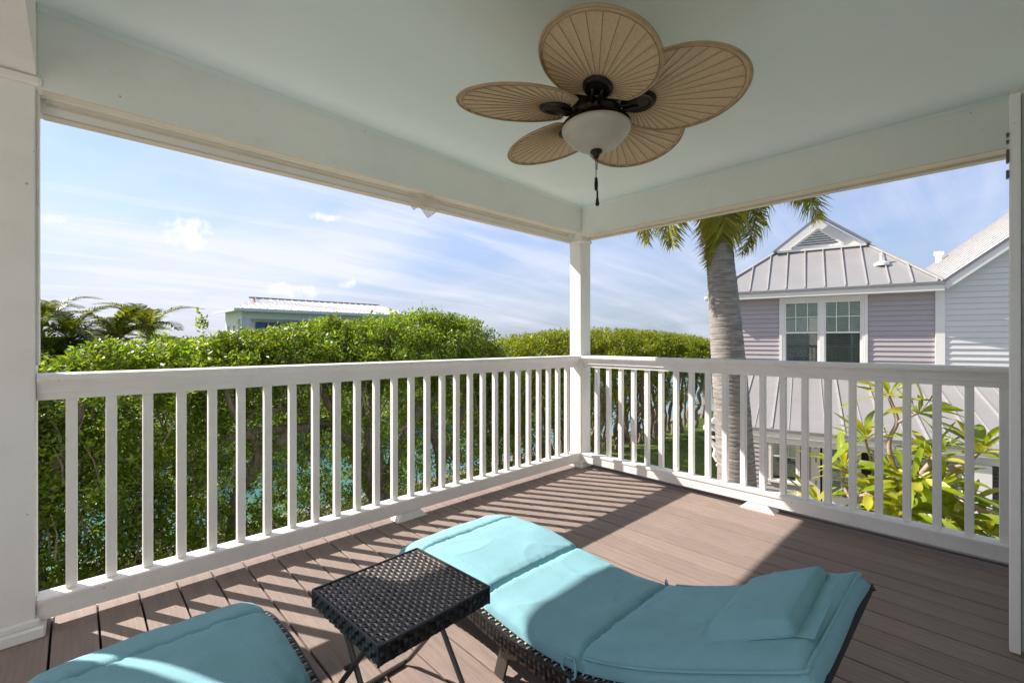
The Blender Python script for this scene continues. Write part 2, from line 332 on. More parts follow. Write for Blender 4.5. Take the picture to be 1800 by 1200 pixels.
# ------------------------------------------------------------------ the porch
YF, XF = 2.70, 3.50            # inner faces of the two railings
def ceil_z(x): return 2.475+.026*(3.49-x)
def build_porch():
    # deck: separate boards on dark joists
    deck = empty('deck', (0, 0, 0), kind='structure')
    MB().box((-3.2, -1.0, -.20), (3.74, 2.86, -.034)).build('joist_deck', M_DARK, deck)
    pitch = .1463; w = pitch-.0075
    pl = MB().box((-w/2, 0, -.025), (w/2, 3.80, 0), .0022).data('plank', M_PLANK)
    k = 0; x = -3.146+pitch/2
    while x+w/2 < 3.62:
        o = put('plank', pl, deck, loc=(x+.0, -.97, random.uniform(-.0012, .0012))); k += 1; x += pitch
    MB().box((3.625, -.97, -.025), (3.73, 2.83, 0), .002).build('edge_board', M_PLANK, deck)
    MB().box((-3.2, 2.86, -.26), (3.77, 2.89, -.02)).build('fascia_board', M_WHITE, deck)
    MB().box((3.74, -1.0, -.26), (3.77, 2.86, -.02)).build('fascia_board', M_WHITE, deck)

    # ceiling (slopes gently), roof over it, eaves
    c = MB(); a, b = -2.0, 3.66
    c.add([(a,-1,ceil_z(a)),(b,-1,ceil_z(b)),(b,2.84,ceil_z(b)),(a,2.84,ceil_z(a)),(a,-1,ceil_z(a)+.02),(b,-1,ceil_z(b)+.02),(b,2.84,ceil_z(b)+.02),(a,2.84,ceil_z(a)+.02)],
          [(0,1,2,3),(7,6,5,4),(0,4,5,1),(1,5,6,2),(2,6,7,3),(3,7,4,0)])
    c.build('ceiling', M_CEIL, kind='structure')
    r = MB(); r.box((-2.1, -4, 2.70), (4.0, 3.18, 2.80)); r.box((-2.1, 2.86, 2.33), (4.0, 3.15, 2.36)); r.box((-2.1, 3.152, 2.32), (4.0, 3.18, 2.70)); r.box((3.66, -4, 2.33), (3.97, 2.86, 2.36)); r.box((3.972, -4, 2.32), (4.0, 3.15, 2.70))
    r.build('roof', M_WHITE, kind='structure')
    # beams: left one carries shutter tracks on its stepped underside
    prof = [(2.68, 2.235), (2.745, 2.232), (2.745, 2.226), (2.752, 2.226), (2.752, 2.232), (2.772, 2.230), (2.772, 2.168), (2.84, 2.165), (2.84, 2.70), (2.68, 2.70)]
    MB().prism(prof, lambda p, t: (t, p[0], p[1]), -2.0, 3.655).build('beam', M_BEAM, kind='structure')
    MB().box((-.10, 2.684, 2.2315), (3.47, 2.743, 2.2355)).build('beam_soffit', M_TAN, kind='structure')
    MB().box((-.10, 2.774, 2.1615), (3.47, 2.838, 2.1655)).build('beam_soffit', M_TAN, kind='structure')
    MB().box((3.493, -1.0, 2.208), (3.655, 2.677, 2.70)).build('beam', M_BEAM, kind='structure')
    MB().box((3.497, -1.0, 2.203), (3.60, 2.675, 2.2085)).build('beam_soffit', M_TAN, kind='structure')
    MB().box((3.602, -1.0, 2.188), (3.652, 2.675, 2.2082)).build('beam_soffit', M_TAN, kind='structure')
    MB().box((-.45, -1.0, 2.275), (-.115, 2.677, 2.70)).build('beam', M_WHITE, kind='structure')
    # small bead where ceiling and beams meet
    t = MB()
    t.add([(-.113, 2.679, ceil_z(-.113)-.022), (3.49, 2.679, ceil_z(3.49)-.022), (3.49, 2.66, ceil_z(3.49)-.001), (-.113, 2.66, ceil_z(-.113)-.001), (-.113, 2.679, ceil_z(-.113)), (3.49, 2.679, ceil_z(3.49))],
          [(0, 1, 2, 3), (0, 4, 5, 1), (3, 2, 5, 4), (0, 3, 4), (1, 5, 2)])
    zc = ceil_z(3.49)
    t.add([(3.492, -1, zc-.02), (3.492, 2.66, zc-.02), (3.475, 2.66, zc-.001), (3.475, -1, zc-.001), (3.492, -1, zc), (3.492, 2.66, zc)], [(0, 1, 2, 3), (0, 4, 5, 1), (3, 2, 5, 4), (0, 3, 4), (1, 5, 2)])
    t.build('ceiling_bead', M_CEIL, kind='structure')
    # house wall the porch leans on (behind the photographer)
    wl = MB(); wl.box((-3.2, -1.15, -.2), (-.6, -1.0, 2.7)); wl.box((.9, -1.15, -.2), (1.6, -1.0, 2.7)); wl.box((2.7, -1.15, -.2), (3.9, -1.0, 2.7)); wl.box((-.6, -1.15, 2.2), (2.7, -1.0, 2.7))
    wl.box((-.6, -1.15, -.2), (2.7, -1.0, -.04)); wl.build('wall', M_WHITE, kind='structure')
    MB().box((-2.0, 2.83, -.26), (-.57, 2.86, 2.16)).build('wall', M_WHITE, kind='structure')  # added unseen wall, shaped to shade the left lounger but for a slit
    MB().box((-.6, -3.9, -.2), (2.7, -3.8, 2.7)).build('wall', M_WHITE, kind='structure')
    MB().box((-3.2, -3.8, -.26), (3.9, -1.15, -.05)).build('floor', M_WHITE, kind='structure')
    MB().box((-3.2, -1.2, -3.0), (3.7, -1.1, -.27)).build('wall', M_LAV, kind='structure')

    # corner post
    p = empty('porch_post', (3.56, 2.75, 0), 'slim white corner post where the two railings meet', 'post', 'white porch posts')
    q = .012
    pr = [(3.49+q, 2.68), (3.63, 2.68), (3.63, 2.82), (3.49, 2.82), (3.49, 2.68+q), (3.49+q*.7, 2.68+q*.7)]
    MB().prism(pr, lambda s, t: (s[0], s[1], t), .055, 2.24).build('shaft', M_WHITE, p)
    MB().prism([(0,0),(.018,0),(.018,2.12),(0,2.12)], lambda s, t: (3.4975+t, 2.6875+s[0]*0+(.004 if s[0] else 0), .06+s[1]), 0, .004).build('corner_bead', M_WHITE, p)
    b = MB(); b.box((3.455, 2.645, 0), (3.665, 2.855, .03), .004); b.box((3.472, 2.662, .03), (3.648, 2.838, .055), .010); b.build('base', M_WHITE, p)
    b = MB(); b.box((3.478, 2.668, 2.15), (3.642, 2.832, 2.18), .006); b.box((3.484, 2.674, 2.18), (3.636, 2.826, 2.207), .003); b.build('cap', M_WHITE, p)
    # left post
    p = empty('porch_post', (-.27, 2.76, 0), 'broad white post at the left end of the long railing', 'post', 'white porch posts')
    MB().box((-.43, 2.672, .05), (-.118, 2.86, 2.275), .004).build('shaft', M_WHITE, p)
    MB().box((-.1175, 2.70, 1.10), (-.108, 2.79, 2.23), .002).build('edge_strip', M_WHITE, p)
    b = MB(); b.box((-.455, 2.645, 0), (-.088, 2.885, .048), .007); b.box((-.442, 2.660, .048), (-.104, 2.872, .075), .006); b.build('base', M_WHITE, p)
    b = MB(); b.box((-.445, 2.655, 2.235), (-.1, 2.83, 2.272), .008); b.build('cap', M_WHITE, p)

    # railings
    top = [(-.012,1.062),(-.018,1.055),(-.018,1.040),(-.010,1.032),(-.001,1.026),(.006,1.012),(.009,.996),(.009,.986),(.022,.984),(.022,.955),(.088,.955),(.088,.984),
           (.101,.986),(.101,.996),(.104,1.012),(.111,1.026),(.120,1.032),(.128,1.040),(.128,1.055),(.122,1.062),(.06,1.067)]
    board = [(0,.05),(0,.117),(.085,.117),(.085,.05)]
    strip = [(-.006,.1185),(-.006,.132),(.0,.1375),(.09,.1375),(.096,.132),(.096,.1185)]
    bal = MB().box((-.019, -.019, .1375), (.019, .019, .955), .003).data('baluster', M_RAIL)
    for side in (0, 1):
        if side == 0:
            root = empty('porch_railing', (1.69, YF+.05, 0), 'long white railing in front of the green trees, left of the corner post', 'railing', 'white porch railings')
            fn = lambda p, t: (t, YF+p[0], p[1]); t0, t1 = -.116, 3.488
            pos = [(-.012+.1297*i, YF+.055) for i in range(27)]; blocks = [(1.65, YF+.043, 0)]
        else:
            root = empty('porch_railing', (XF+.05, .85, 0), 'white railing in front of the neighbouring house, right of the corner post', 'railing', 'white porch railings')
            fn = lambda p, t: (XF+p[0], t, p[1]); t0, t1 = -.96, 2.678
            pos = [(XF+.055, 2.545-.1305*j) for j in range(27)]; blocks = [(XF+.043, 1.13, PI/2)]
        MB().prism(top, fn, t0, t1).build('top_rail', M_RAIL, root)
        br = MB().prism(board, fn, t0, t1).build('bottom_rail', M_RAIL, root)
        MB().prism(strip, fn, t0, t1).build('rail_cap', M_RAIL, br)
        for x, y in pos:
            put('baluster', bal, root, loc=None).location = (x, y, 0)
        for x, y, a in blocks:
            fb = MB().add([(-.115,-.055,0),(.115,-.055,0),(.115,.05,0),(-.115,.05,0),(-.065,-.04,.046),(.065,-.04,.046),(.065,.05,.0495),(-.065,.05,.0495)],
                     [(3,2,1,0),(4,5,6,7),(0,1,5,4),(1,2,6,5),(2,3,7,6),(3,0,4,7)])
            o = fb.build('foot_block', M_RAIL, root); o.location = (x, y, 0); o.rotation_euler = (0, 0, -a)

    # shutter track with two perforated plates under the left beam
    tr = empty('shutter_track', (1.5, 2.765, 2.2), 'tan shutter track under the long beam with a perforated plate hanging askew', 'track')
    t = MB(); t.box((-.09, 2.7535, 2.212), (3.40, 2.757, 2.2298)); t.box((-.09, 2.757, 2.212), (3.40, 2.7695, 2.215)); t.box((-.09, 2.7705, 2.200), (3.40, 2.7718, 2.2295)); t.build('track', M_TAN, tr)
    p0 = at(752, 358, Y=2.765); p1 = at(735, 350, Y=2.76)
    def plate(c, w, h, tilt, name):
        m = MB(); nx, ny = 10, 9
        c = Vector(c); ux = Vector((.63, -.58, .62)).normalized(); uy = Vector((.60, -.45, -.66)); uy = (uy-ux*uy.dot(ux)).normalized(); nn = ux.cross(uy)
        th = .0025; hole = .45
        for i in range(nx):
            for j in range(ny):
                o = c+ux*(w*(i/nx-.5))+uy*(h*(j/ny-.5)); a = ux*(w/nx); b = uy*(h/ny)
                m.obox(o, a, b*hole, nn*th); m.obox(o+b*hole, a*hole, b*(1-hole), nn*th)
        return m.build(name, M_TAN, tr)
    c0 = at(757, 362, Y=2.755); c0.z = max(c0.z, 2.16)
    plate(at(731, 349, Y=2.757), .12, .115, 0, 'perforated_plate')
    plate(at(756, 363, Y=2.735), .125, .12, 0, 'perforated_plate')

    # open door at the right edge of the view
    d = empty('door', (2.62, -.95, 0), 'open door seen edge on, white edge and pebbled grey face, right of the railing', 'door')
    MB().box((2.602, -.95, .02), (2.64, -.092, 2.145), .002).build('panel', M_DOORG, d)
    MB().box((2.594, -.0905, .008), (2.646, -.061, 2.15), .003).build('edge_strip', M_WHITE, d)
    MB().box((2.598, -.112, .03), (2.601, -.104, 2.13)).build('stop_bead', M_DOORG, d)
    MB().box((2.597, -.088, 2.151), (2.63, -.064, 2.163)).build('top_pin', M_TAN, d)
    h = MB()
    for z, l in ((1.99, .014), (1.965, .012), (1.89, .05), (1.83, .03)):
        h.box((2.590, -.060, z), (2.62, -.052, z+l), .002)
    h.build('latch', M_LEGM, d)
build_porch()
# ------------------------------------------------------------------ ceiling fan
def build_fan():
    cx, cy = 1.58, 1.14; zb = 2.20; zc = ceil_z(cx)
    f = empty('ceiling_fan', (cx, cy, zc), 'bronze ceiling fan with five palm leaf blades and an alabaster bowl light', 'ceiling fan')
    C = (cx, cy, 0)
    MB().lathe([(.0, zc+.06), (.085, zc+.06), (.085, zc-.02), (.072, zc-.05), (.03, zc-.06), (.0, zc-.06)], C).build('canopy', M_BRONZE, f, smooth=True)
    MB().lathe([(.0, zc-.05), (.018, zc-.05), (.018, 2.33), (.0, 2.33)], C, 16).build('downrod', M_BRONZE, f, smooth=True)
    MB().lathe([(.0, 2.36), (.05, 2.36), (.075, 2.352), (.115, 2.335), (.118, 2.318), (.128, 2.312), (.128, 2.295), (.118, 2.288), (.121, 2.255), (.116, 2.248), (.118, 2.24), (.105, 2.225), (.082, 2.205), (.0, 2.205)], C, 40).build('motor_housing', M_BRONZE, f, smooth=True)
    v = MB()
    for k in range(24):
        a = 2*PI*k/24; v.tube([(cx+.112*math.cos(a), cy+.112*math.sin(a), 2.328), (cx+.123*math.cos(a), cy+.123*math.sin(a), 2.30), (cx+.121*math.cos(a), cy+.121*math.sin(a), 2.256)], .0045, 5)
    v.build('housing_bead', M_BRONZE, f, smooth=True)
    MB().lathe([(.0, 2.204), (.088, 2.204), (.092, 2.19), (.082, 2.176), (.085, 2.168), (.07, 2.155), (.0, 2.155)], C, 36).build('switch_cup', M_BRONZE, f, smooth=True)
    MB().lathe([(.0, 2.156), (.09, 2.156), (.115, 2.150), (.140, 2.138), (.142, 2.130), (.125, 2.128), (.0, 2.128)], C, 40).build('light_fitter', M_BRONZE, f, smooth=True)
    bw = [(.0, 2.1275), (.137, 2.1275), (.143, 2.122), (.142, 2.112), (.138, 2.106)]
    for k in range(1, 13):
        t = k/12; bw.append((.138*math.sqrt(1-t**1.25) if k < 12 else .0, 2.106-.080*t))
    MB().lathe(bw, C, 48).build('bowl_light', M_BOWL, f, smooth='all')
    MB().lathe([(.0, 2.03), (.024, 2.03), (.026, 2.022), (.014, 2.014), (.012, 2.004), (.006, 1.996), (.0, 1.994)], C, 20).build('finial', M_BRONZE, f, smooth=True)
    ch = MB()
    for dx, z1 in ((-.005, 1.915), (.006, 1.952)):
        ch.tube([(cx+dx, cy, 1.998), (cx+dx*.6, cy, z1)], .0016, 5)
        for q in range(22):
            z = 1.995-(1.995-z1)*q/21; ch.lathe([(0, .0024), (.0024, 0), (0, -.0024)], (cx+dx*(1-.4*q/21), cy, z), 5)
    pc = ch.build('pull_chain', M_BRONZE, f)
    MB().lathe([(0, 0), (.006, -.004), (.008, -.03), (.007, -.055), (0, -.058)], (cx-.003, cy, 1.918), 10).build('chain_fob', M_BRONZE, pc, smooth=True)
    MB().lathe([(0, 0), (.004, -.004), (.004, -.03), (.009, -.06), (.006, -.066), (0, -.067)], (cx+.004, cy, 1.865), 10).build('chain_fob', M_BRONZE, pc, smooth=True)
    # blade, local: x outwards, y across, z up
    x0, ax, by = .325, .252, .212; root = Vector((.152, 0, 0)); NR = 30
    def out_r(phi):
        # distance from the root point to the oval rim along angle phi
        dx, dy = math.cos(phi), math.sin(phi); px = root.x-x0
        A = (dx/ax)**2+(dy/by)**2; B = 2*px*dx/ax**2; Cc = (px/ax)**2-1
        r = (-B+math.sqrt(B*B-4*A*Cc))/(2*A)
        if dx < 0: r = min(r, (root.x-.118)/-dx)
        return r
    PH = 1.98
    nphi, nr = NR*6+1, 10; vs = []
    def zsurf(r, phi, R):
        k = (phi+PH)/(2*PH)*NR; s = abs((k % 1)-.5)*2
        return .0035*(1-s)*min(1, r/.08)-.006*(r/R)**2
    for i in range(nphi):
        phi = -PH+2*PH*i/(nphi-1); R = out_r(phi)
        for j in range(nr):
            r = .01+(R-.01)*j/(nr-1); vs.append((root.x+r*math.cos(phi), r*math.sin(phi), zsurf(r, phi, R)))
    top = MB(); top.add(vs, [(i*nr+j, (i+1)*nr+j, (i+1)*nr+j+1, i*nr+j+1) for i in range(nphi-1) for j in range(nr-1)])
    top.add([(v[0], v[1], v[2]+.005) for v in vs], [(i*nr+j+1, (i+1)*nr+j+1, (i+1)*nr+j, i*nr+j) for i in range(nphi-1) for j in range(nr-1)])
    blade_me = top.data('blade', M_BLADE, 'all')
    rim = []
    for i in range(nphi): 
        phi = -PH+2*PH*i/(nphi-1); R = out_r(phi); rim.append((root.x+R*math.cos(phi), R*math.sin(phi), -.004))
    rm = MB().tube(rim[::2]+[rim[0]], .0055, 6, caps=False)
    rim_me = rm.data('blade_rim', M_RIM, 'all')
    inner = MB().tube([(root.x+(p[0]-root.x)*.955, p[1]*.955, -.0065) for p in rim[::2]], .0016, 4); in_me = inner.data('rim_stitch', M_RIB)
    ribs = []
    for k in range(NR+1):
        phi = -PH+2*PH*k/NR; R = out_r(phi)
        if k in (0, NR): continue
        m = MB(); pts = []
        for q in range(7):
            r = .03+(R*.955-.03)*q/6; pts.append((root.x+r*math.cos(phi), r*math.sin(phi), zsurf(r, phi, R)-.0012))
        m.tube(pts, .0013, 4); ribs.append(m.data('rib', M_RIB))
    med = MB()
    med.lathe([(.0, -.010), (.034, -.010), (.036, -.014), (.045, -.017), (.052, -.012), (.054, -.004), (.05, .002), (.0, .002)], (0, 0, 0), 28)
    med.v = [(root.x+.022+p[0]*1.30, p[1]*1.08, p[2]) for p in med.v]
    med_me = med.data('medallion', M_BRONZE, True)
    arm = MB()
    for s in (-1, 1):
        arm.tube([(.075, .012*s, .005), (.10, .014*s, -.018), (.125, .013*s, -.022), (.15, .016*s, -.014), (.17, .02*s, -.008)], [.010, .009, .008, .008, .006], 7)
    arm_me = arm.data('blade_arm', M_BRONZE, 'all')
    for k in range(5):
        az = rad(218+72*k)
        R = Matrix.Rotation(az, 4, 'Z') @ Matrix.Rotation(rad(-12), 4, 'X')
        e = R.to_euler()
        b = put('blade', blade_me, f); b.location = (0, 0, zb-zc); b.rotation_euler = e; b.matrix_parent_inverse = Matrix.Identity(4)
        for nm, me in (('blade_rim', rim_me), ('rim_stitch', in_me), ('medallion', med_me), ('blade_arm', arm_me)):
            o = put(nm, me, b); o.matrix_parent_inverse = Matrix.Identity(4)
        for me in ribs:
            o = put('rib', me, b); o.matrix_parent_inverse = Matrix.Identity(4)
build_fan()
# it hangs a little low and out of true
_fan = bpy.data.objects['ceiling_fan']; _fan.location.z -= .037
_fan.rotation_euler = Matrix.Rotation(-rad(2.4), 4, Vector((RGT[0], RGT[1], 0))).to_euler()

# ------------------------------------------------------------------ woven surfaces
def weave(m, P, La, Lb, step=.0175, width=.0125, amp=.0022, warp=.010, cross=None):
    """flat strands laid over and under each other on the surface P(u, v) -> (point, normal); u spans La metres, v spans Lb"""
    na = max(2, round(La/step)); nb = max(2, round(Lb/step))
    def strand(fixed, n_along, n_across, phase, along_u, w):
        vs = []; K = n_along*2; jit = random.uniform(-.09, .09); hj = random.uniform(.75, 1.25)
        for i in range(K+1):
            t = i/K; h = amp*hj*math.cos(PI*(i/2-.5)+PI*phase)
            for s in (-1, 1):
                c = (fixed+.5+jit)/n_across+s*w/2/((Lb if along_u else La))
                u, v = (t, c) if along_u else (c, t)
                p, nn = P(min(1, max(0, u)), min(1, max(0, v))); vs.append(Vector(p)+Vector(nn)*(h+amp))
        m.add(vs, [(2*i, 2*i+1, 2*i+3, 2*i+2) for i in range(K)])
    for j in range(nb): strand(j, na, nb, j % 2, True, width)
    if cross is not None: m = cross
    for i in range(na): strand(i, nb, na, (i+1) % 2, False, warp)

# ------------------------------------------------------------------ side table
def build_table():
    c = Vector((.735, 1.265, 0)); zt = .43; hs = .193
    t = empty('side_table', c, 'small square black wicker folding table between the two loungers', 'side table', rz=rad(3))
    I = Matrix.Identity(4)
    def part(mb, name, m, parent=t, **k):
        o = put(name, mb.data(name, m, k.pop('smooth', False)), parent); o.matrix_parent_inverse = I
        for a, b in k.items(): o[a] = b
        return o
    tt = part(MB().box((-hs+.004, -hs+.004, zt-.05), (hs-.004, hs-.004, zt-.004), .004), 'tabletop', M_WICKD)
    w = MB(); cs = MB(); weave(w, lambda u, v: ((-hs+.006+2*(hs-.006)*u, -hs+.006+2*(hs-.006)*v, zt-.003), (0, 0, 1)), .38, .38, step=.0150, width=.0122, warp=.0058, cross=cs)
    part(cs, 'cross_strands', M_GLINT, tt, kind='stuff')
    part(w, 'woven_top', M_WICK, tt, kind='stuff')
    w = MB()
    for k in range(4):
        a = k*PI/2; dx = Vector((math.cos(a), math.sin(a), 0)); dn = Vector((math.sin(a), -math.cos(a), 0))
        weave(w, lambda u, v: (dx*(-hs+2*hs*u)+dn*(hs-.003)+Vector((0, 0, zt-.052+.05*v)), dn), .38, .052, step=.0172, width=.015, warp=.012)
    part(w, 'woven_skirt', M_WICK, tt, kind='stuff')
    e = MB()
    for k in range(4):
        a = k*PI/2; dx = Vector((math.cos(a), math.sin(a), 0)); dn = Vector((math.sin(a), -math.cos(a), 0))
        e.tube([dx*-hs+dn*hs+Vector((0, 0, zt)), dx*hs+dn*hs+Vector((0, 0, zt))], .004, 6); e.tube([dx*hs+dn*hs+Vector((0, 0, zt)), dx*hs+dn*hs+Vector((0, 0, zt-.052))], .004, 6)
    part(e, 'edge_strand', M_WICK, tt)
    for (yt, yb, xw, nm) in ((-.10, .225, .168, 'leg_frame'), (.10, -.20, .150, 'leg_frame')):
        pts = [(-xw, yt, zt-.05), (-xw, yb*.9, .03), (-xw+.012, yb, .009), (xw-.012, yb, .009), (xw, yb*.9, .03), (xw, yt, zt-.05)]
        part(MB().tube(pts, .0085, 8), nm, M_LEGM, smooth=True)
    pv = MB()
    for s in (-1, 1): pv.tube([(s*.176, .02, .262), (s*.143, .02, .262)], .007, 8)
    part(pv, 'pivot_bolt', M_LEGM)
build_table()

# ------------------------------------------------------------------ loungers
PROF = [(1.985,.105),(1.972,.15),(1.95,.20),(1.911,.236),(1.85,.264),(1.75,.287),(1.60,.298),(1.45,.291),(1.31,.272),(1.185,.257),(1.07,.247),(.96,.247),(.85,.264),(.707,.312),(.57,.371),(.43,.442),(.33,.494),(.262,.531)]
def smooth_prof(n=170):
    P = np.array(PROF); 
    for _ in range(2):
        Q = [P[0]]
        for i in range(len(P)-1): Q += [P[i]*.75+P[i+1]*.25, P[i]*.25+P[i+1]*.75]
        Q.append(P[-1]); P = np.array(Q)
    d = np.r_[0, np.cumsum(np.hypot(*np.diff(P, axis=0).T))]; s = np.linspace(0, d[-1], n)
    y = np.interp(s, d, P[:, 0]); z = np.interp(s, d, P[:, 1]); ty = np.gradient(y, s); tz = np.gradient(z, s); L = np.hypot(ty, tz)
    return s, y-1.1, z, tz/L, -ty/L     # arc length, y, z, normal (points up: travel goes towards -y)
def lounger_parts(root):
    I = Matrix.Identity(4)
    s, y, z, ny, nz = smooth_prof(); n = len(s); Lt = s[-1]; hw = .325; T = .060
    fy, fz = y-ny*T, z-nz*T; sk = np.interp(s, [0, Lt*.72, Lt], [.058, .058, .018]); gy, gz = y-ny*(T+sk), z-nz*(T+sk)
    def part(mb, name, m, parent=root, **k):
        o = put(name, mb.data(name, m, k.pop('smooth', False)), parent); o.matrix_parent_inverse = I
        for a, b in k.items(): o[a] = b
        return o
    nf = n; core = MB(); idx = range(0, nf, 3); ring = []
    for i in idx: ring.append([(-hw+.006, fy[i], fz[i]), (hw-.006, fy[i], fz[i]), (hw-.006, gy[i], gz[i]), (-hw+.006, gy[i], gz[i])])
    k = len(ring); core.add([p for r in ring for p in r], [(4*i+a, 4*i+(a+1) % 4, 4*i+4+(a+1) % 4, 4*i+4+a) for i in range(k-1) for a in range(4)]+[(3, 2, 1, 0), (4*k-4, 4*k-3, 4*k-2, 4*k-1)])
    fr = part(core, 'frame', M_WICKD)
    def interp(arr, u): return float(np.interp(u*(Lt-.002), s, arr))
    w = MB(); cs = MB()
    for sd in (-1, 1):
        weave(w, lambda u, v: ((sd*(hw-.003), interp(fy, u)*(1-v)+interp(gy, u)*v, interp(fz, u)*(1-v)+interp(gz, u)*v), (sd, 0, 0)), Lt, .058, step=.019, width=.0165, warp=.013)
        weave(w, lambda u, v: ((sd*(hw-.055+.055*v), interp(fy, u), interp(fz, u)), (0, interp(ny, u), interp(nz, u))), Lt, .055, step=.0185, width=.0140, warp=.0065, cross=cs)
        w.tube([(sd*hw, fy[i], fz[i]) for i in range(0, nf, 4)], .005, 6)
    part(w, 'woven_cover', M_WICK, fr, kind='stuff'); part(cs, 'cross_strands', M_GLINT, fr, kind='stuff')
    # legs: flat bars, two pairs, with cross bars
    for yb, yt, zt in ((.11, .05, .20), (-.62, -.58, .30)):
        for sd in (-1, 1):
            lg = part(MB().bar((sd*(hw-.03), yb, 0), (sd*(hw-.03), yt, zt), .012, .045, up=(0, 1, 0)), 'leg', M_LEGM)
            part(MB().bar((sd*(hw-.018), yb-.025, .10), (sd*(hw-.018), yt-.12, .155), .010, .022, up=(0, 0, 1)), 'brace', M_LEGM, lg)
        part(MB().tube([(-hw+.03, yb, .05), (hw-.03, yb, .05)], .009, 8), 'cross_bar', M_LEGM)
    part(MB().tube([(-hw+.02, .80, .03), (hw-.02, .80, .03)], .012, 8), 'foot_bar', M_LEGM)
    for sd in (-1, 1): part(MB().tube([(sd*(hw-.02), .80, .03), (sd*(hw-.02), .80, .12)], .012, 8), 'leg', M_LEGM)
def cushion_parts(root, seed):
    I = Matrix.Identity(4)
    s, y, z, ny, nz = smooth_prof(230); n = len(s); Lt = s[-1]; T = .058; hw = .302; m = 64
    keyY = [1.99, 1.735, 1.30, .865, .235]; seams = [float(np.interp(-(Y-1.1), -y, s)) for Y in keyY]; seams[0] = 0; seams[-1] = Lt
    mb = MB(); vs = []
    for i in range(n):
        si = s[i]; dist = min(abs(si-q) for q in seams[1:-1]); dend = min(si, Lt-si)
        base = 1-.60*math.exp(-(dist/.0065)**1.1)-.07*math.exp(-dist/.06)
        endf = min(1, (dend/.022))**.45 if dend < .022 else 1
        for j in range(m):
            # more columns near the edges
            q = -1+2*j/(m-1); u = math.copysign(1-(1-abs(q))**1.35, q); x = u*hw
            e = max(0, 1-abs(u)**9)**.42
            wr = 0
            amp = .0080*math.exp(-dist/.024)+.0030*math.exp(-(1-abs(u))*hw/.06)
            wr += amp*mnoise.noise(Vector((x*70+seed, si*10, seed)))*1.6
            wr += .0035*mnoise.noise(Vector((x*5, si*7, seed*3)))+.0030*mnoise.noise(Vector((x*3+si*9, si*4-x*6, seed*7+2)))
            rg = mnoise.noise(Vector((x*4.2-si*3.1+seed, si*5.5+x*2, seed*5)))
            wr += .0070*max(0, 1-abs(rg)*6)**2*(1-math.exp(-dist/.05))*(.4+.6*mnoise.noise(Vector((x*3, si*3, seed*9)))**2*4)
            if abs(u) > .86 and dist > .05: wr += .0022*math.sin(si*95+3*mnoise.noise(Vector((si*6, u, seed))))*(abs(u)-.86)/.14
            t = (T*base*endf+wr*(1 if e > .3 else e/.3))*e
            sag = .010*(u*u-.5)*-1*(1 if dist > .03 else .3)
            off = -T+.004+t+sag*e*.5
            vs.append((x*(1-.03*math.exp(-(dist/.02)**2)), y[i]+ny[i]*off, z[i]+nz[i]*off))
    for i in range(n):
        for j in range(m):
            q = -1+2*j/(m-1); u = math.copysign(1-(1-abs(q))**1.35, q); x = u*hw; off = -T+.002
            sb = s[i]*(1-.024/Lt); yb_, zb_ = float(np.interp(sb, s, y)), float(np.interp(sb, s, z))
            vs.append((x, yb_+ny[i]*off, zb_+nz[i]*off))
    F = [(i*m+j, (i+1)*m+j, (i+1)*m+j+1, i*m+j+1) for i in range(n-1) for j in range(m-1)]
    o = n*m; F += [(o+i*m+j+1, o+(i+1)*m+j+1, o+(i+1)*m+j, o+i*m+j) for i in range(n-1) for j in range(m-1)]
    F += [(o+i*m, o+(i+1)*m, (i+1)*m, i*m) for i in range(n-1)]+[(i*m+m-1, (i+1)*m+m-1, o+(i+1)*m+m-1, o+i*m+m-1) for i in range(n-1)]
    F += [(j, j+1, o+j+1, o+j) for j in range(m-1)]+[((n-1)*m+j+1, (n-1)*m+j, o+(n-1)*m+j, o+(n-1)*m+j+1) for j in range(m-1)]
    mb.add(vs, F)
    def part(mb, name, mt, parent=root, **k):
        ob = put(name, mb.data(name, mt, k.pop('smooth', False)), parent); ob.matrix_parent_inverse = I; return ob
    body = part(mb, 'pad', M_CUSH, smooth='all')
    def top(x, Y, h):
        Y -= 1.1; zz = float(np.interp(-Y, -y, z)); a = float(np.interp(-Y, -y, ny)); b = float(np.interp(-Y, -y, nz))
        return Vector((x, Y+a*h, zz+b*h))
    # piping along both long edges of the back rest and its head end
    for hgt in (.0, -.045):
        pts = [top(-hw*.978, Y, -.017+hgt*.6) for Y in np.linspace(.84, .28, 26)]+[top(x, .268-.33*hgt, -.014+hgt-.006*abs(x/hw)**6) for x in np.linspace(-hw*.95, hw*.95, 24)]+[top(hw*.978, Y, -.017+hgt*.6) for Y in np.linspace(.28, .84, 26)]
        part(MB().tube(pts, .0042, 6), 'piping', M_CUSH, body, smooth='all')
    # head pillow with its flap
    pw, x0, x1, ya, yb = .0, -.19, .232, .315, .515
    g = MB(); nu, nv = 30, 26
    def pil(u, v):
        e = max(0, (1-abs(2*u-1)**9)*(1-abs(2*v-1)**9))**.34
        bow = .004*max(0, 1-abs(mnoise.noise(Vector((u*3+v*2, v*2.5-u, seed*4))))*4)**2+.006*(1-(2*u-1)**2)*(1-(2*v-1)**2)
        t = .006+.036*e+bow+.002*mnoise.noise(Vector((u*6, v*7, seed)))
        tw = .02*(u-.5); sk = -.030*(v-.5)
        return top(x0+(x1-x0)*u+sk, ya+(yb-ya)*v+tw, t)
    g.grid(nu, nv, pil); g.grid(nu, nv, lambda u, v: top(x0+(x1-x0)*u-.030*(v-.5), ya+(yb-ya)*v+.02*(u-.5), -.004))
    pl = part(g, 'head_pillow', M_CUSH, smooth='all')
    sq = [pil(u, 1.0) for u in np.linspace(0, 1, 12)]; sq2 = [pil(0.0, v) for v in np.linspace(0, 1, 10)]
